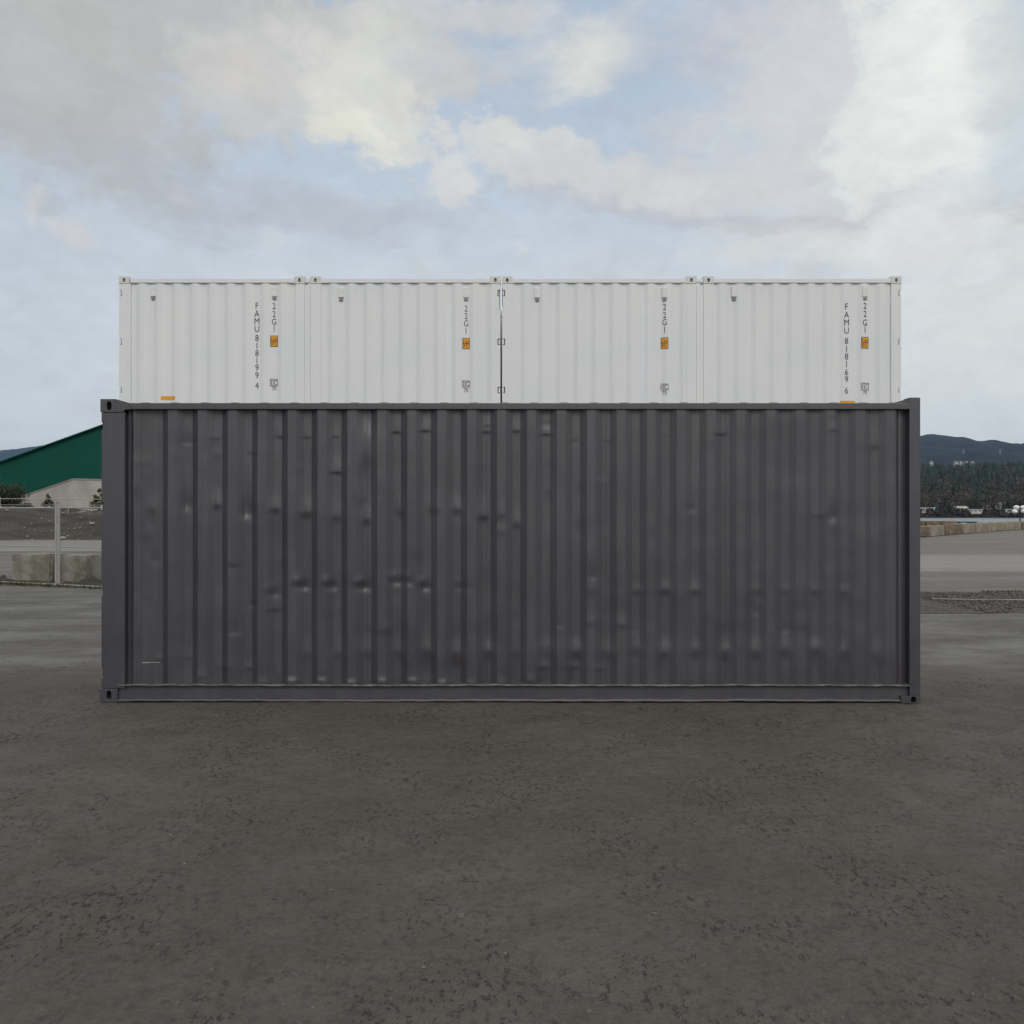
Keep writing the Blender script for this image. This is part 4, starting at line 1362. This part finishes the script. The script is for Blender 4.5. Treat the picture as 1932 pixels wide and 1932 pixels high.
for u0_, u1_, lbl in ((1716, 1746, 'brown barrier block of the rear row next to the charcoal container'), (1747, 1777, 'brown barrier block in the middle of the rear row'), (1778, 1808, 'brown barrier block of the rear row next to the teal bin')):
    Yr = 76.0
    p0 = at(u0_, 0, Yr); p1 = at(u1_, 0, Yr)
    zg = float(ground_z((p0.x + p1.x) / 2, Yr + .5))
    top = at(0, 983.4, Yr).z
    rough_block('barrier_block', lbl, 'barrier block', (p1.x - p0.x) * .98, .9, top - zg + .02, ((p0.x + p1.x) / 2, Yr + .5, zg - .02), 0, M_BARRIER2, 'barrier blocks of the rear row', .02, .05)
Yt = 79.0
p0 = at(1810, 0, Yt); p1 = at(1843, 0, Yt)
zg = float(ground_z((p0.x + p1.x) / 2, Yt + .6))
bin_ = thing('waste_bin', 'teal steel bin with a white front panel behind the barrier blocks', 'bin', ((p0.x + p1.x) / 2, Yt, zg))
wd = (p1.x - p0.x) / 2; tp = at(0, 983.8, Yt).z - zg
bb = MB(); bb.extrude_xz([(-wd * .9, 0), (wd * .9, 0), (wd, tp * .92), (-wd, tp * .92)], 0, 1.3)
bb.build('body', M_TEAL, bin_, bevel=.03)
MB().box(-wd * 1.03, wd * 1.03, -.05, 1.35, tp * .921, tp).build('lid', M_TEAL, bin_, bevel=.03)
MB().box(-wd * .82, -wd * .22, -.04, -.002, tp * .45, tp * .86).build('front_panel', M_HWHITE, bin_)

# ornamental globe lamp
Yl = 112.0
pl0 = at(1924.5, 978, Yl)
zg = float(ground_z(pl0.x, Yl))
lamp = thing('globe_lamp', 'black lamp post with a cluster of white globes at the right photo edge', 'street lamp', (pl0.x, Yl, zg))
def rel(u, v):
    p = at(u, v, Yl); return (p.x - pl0.x, 0, p.z - zg)
top_z = rel(0, 960)[2]
pm_ = MB(); pm_.tube((0, 0, 0), (0, 0, .5), .22, 12, .12); pm_.tube((0, 0, .5), (0, 0, top_z), .09, 12, .06)
pm_.build('pole', M_POLE, lamp, smooth=False)
for u_, v_, dy_ in ((1917.5, 957.2, 0), (1930.5, 957.2, 0), (1912.3, 965.2, -.25), (1928, 964.6, -.45), (1937, 965.2, .3)):
    q = rel(u_, v_)
    MB().tube((0, 0, q[2] - .45), (q[0], dy_, q[2] - .28), .035, 8).build('arm', M_POLE, lamp)
    bmx = bmesh.new(); bmesh.ops.create_uvsphere(bmx, u_segments=20, v_segments=12, radius=.36)
    bmesh.ops.scale(bmx, vec=(1.0, 1.0, .74), verts=bmx.verts)
    bmesh.ops.translate(bmx, vec=(q[0], dy_, q[2]), verts=bmx.verts)
    me = bpy.data.meshes.new('globe'); bmx.to_mesh(me); bmx.free(); me.shade_smooth(); me.materials.append(M_GLOBE)
    go = bpy.data.objects.new('globe', me); COL.objects.link(go); go.parent = lamp

# ------------------------------------------------------------------ houses across the water
def house(label, u, v, Y, w, h, flat=False, roof=None, wins=3):
    p = at(u, v, Y)
    zg_ = float(slope_z(p.x, Y)) if Y > 720 else p.z
    r = thing('house', label, 'house', (p.x, Y, zg_), RNG.uniform(-.25, .25), 'houses on the far shore')
    h *= .8
    hb = max(p.z - zg_ + h * .4, h)
    MB().box(-w / 2, w / 2, -4, 4, -1, hb).build('wall', M_HWHITE, r)
    m = MB()
    if flat:
        m.box(-w / 2 - .4, w / 2 + .4, -4.4, 4.4, hb + .002, hb + .5)
    else:
        b = 0
        m.v = [(-w / 2 - .5, -4.6, hb + .002), (w / 2 + .5, -4.6, hb + .002), (w / 2 + .5, 4.6, hb + .002), (-w / 2 - .5, 4.6, hb + .002), (-w / 2 - .3, 0, hb + 2.2), (w / 2 + .3, 0, hb + 2.2)]
        m.f = [(0, 1, 5, 4), (2, 3, 4, 5), (1, 2, 5), (3, 0, 4), (3, 2, 1, 0)]
    m.build('roof', roof or M_HGREY, r)
    for k in range(wins):
        x = -w / 2 + w * (k + .5) / wins
        MB().box(x - w / wins * .26, x + w / wins * .26, -4.03, -4.002, hb * .45, hb * .80).build('window', M_HWIN, r)
HS = [(1745, 975, 735, 13, 4.5, True, M_HWHITE, 'low flat white shoreline house next to the charcoal container'),
      (1743, 969, 760, 7, 6, False, None, 'tall narrow white house behind the low flat shoreline house'),
      (1791, 961, 800, 6, 4.5, False, M_HWHITE, 'small white house alone among the bare trees above the shore'),
      (1811, 974, 735, 10, 4, False, M_HWHITE, 'white house with a white roof at the water line, left of the teal bin'),
      (1837, 975.5, 732, 11, 3, True, M_HWHITE, 'long low white boathouse at the water line above the teal bin'),
      (1854, 969, 742, 10, 7, True, None, 'tall white house with dark windows below the bare trees'),
      (1870, 969, 746, 13, 6.5, False, None, 'wide beige house with a grey gable roof at the shore'),
      (1882, 968, 750, 9, 7, False, None, 'grey roofed white house nearest the globe lamp'),
      (1914, 976, 733, 22, 3, True, M_HWHITE, 'long white shed at the water line by the globe lamp')]
for u, v, Y, w, h, fl, rm, lb in HS:
    house(lb, u, v, Y, w, h, fl, rm)
for u, w, lb in ((1757, 16, 'small pale house standing apart at the left end of the ridge row'), (1803, 20, 'white house, leftmost of the four close together on the ridge'), (1812, 18, 'white house, second of the four close together on the ridge'),
                 (1823, 20, 'white house, third of the four close together on the ridge'), (1834, 16, 'white house, rightmost of the four close together on the ridge')):
    house(lb, u, 873.6, 1590, w * .28, 3.6, False, M_HGREY, 4)

# pylons on the hill
def pylon(label, u, v0, v1, Y):
    p = at(u, v1, Y); H = at(u, v0, Y).z - p.z
    r = thing('power_pylon', label, 'pylon', (p.x, Y, p.z - 8))
    H += 8
    m = MB()
    w0, w1 = H * .13, H * .02
    for sx in (-1, 1):
        for sy in (-1, 1):
            m.tube((sx * w0, sy * w0, 0), (sx * w1, sy * w1, H), .22, 5)
    for k in range(7):
        a_, b_ = k / 7, (k + 1) / 7
        wa = w0 + (w1 - w0) * a_; wb = w0 + (w1 - w0) * b_
        for sy in (-1, 1):
            m.tube((-wa, sy * wa, H * a_), (wb, sy * wb, H * b_), .12, 4)
            m.tube((wa, sy * wa, H * a_), (-wb, sy * wb, H * b_), .12, 4)
    m.build('lattice_mast', M_GALV, r)
    for z in (.62, .76, .9):
        MB().tube((-H * .2, 0, H * z), (H * .2, 0, H * z), .22, 5).build('cross_arm', M_GALV, r)
pylon('pale lattice pylon standing on the blue hill towards the right photo edge', 1887, 847, 858, 2900)
pylon('pale lattice pylon standing on the blue hill between its two summits', 1818, 847, 856, 2900)

# ------------------------------------------------------------------ air
hz = MB().box(-9300, 9300, -2600, 9600, -14, 640)
M_HAZE = bpy.data.materials.new('haze_air')
M_HAZE.use_nodes = True
ht = M_HAZE.node_tree
ht.nodes.clear()
ho = ht.nodes.new('ShaderNodeOutputMaterial')
pv = ht.nodes.new('ShaderNodeVolumePrincipled')
pv.inputs['Color'].default_value = (0.40, 0.66, 1.0, 1)
pv.inputs['Density'].default_value = 4.6e-5
pv.inputs['Anisotropy'].default_value = 0.0
ht.links.new(pv.outputs[0], ho.inputs['Volume'])
kind(hz.build('haze', M_HAZE), 'stuff')
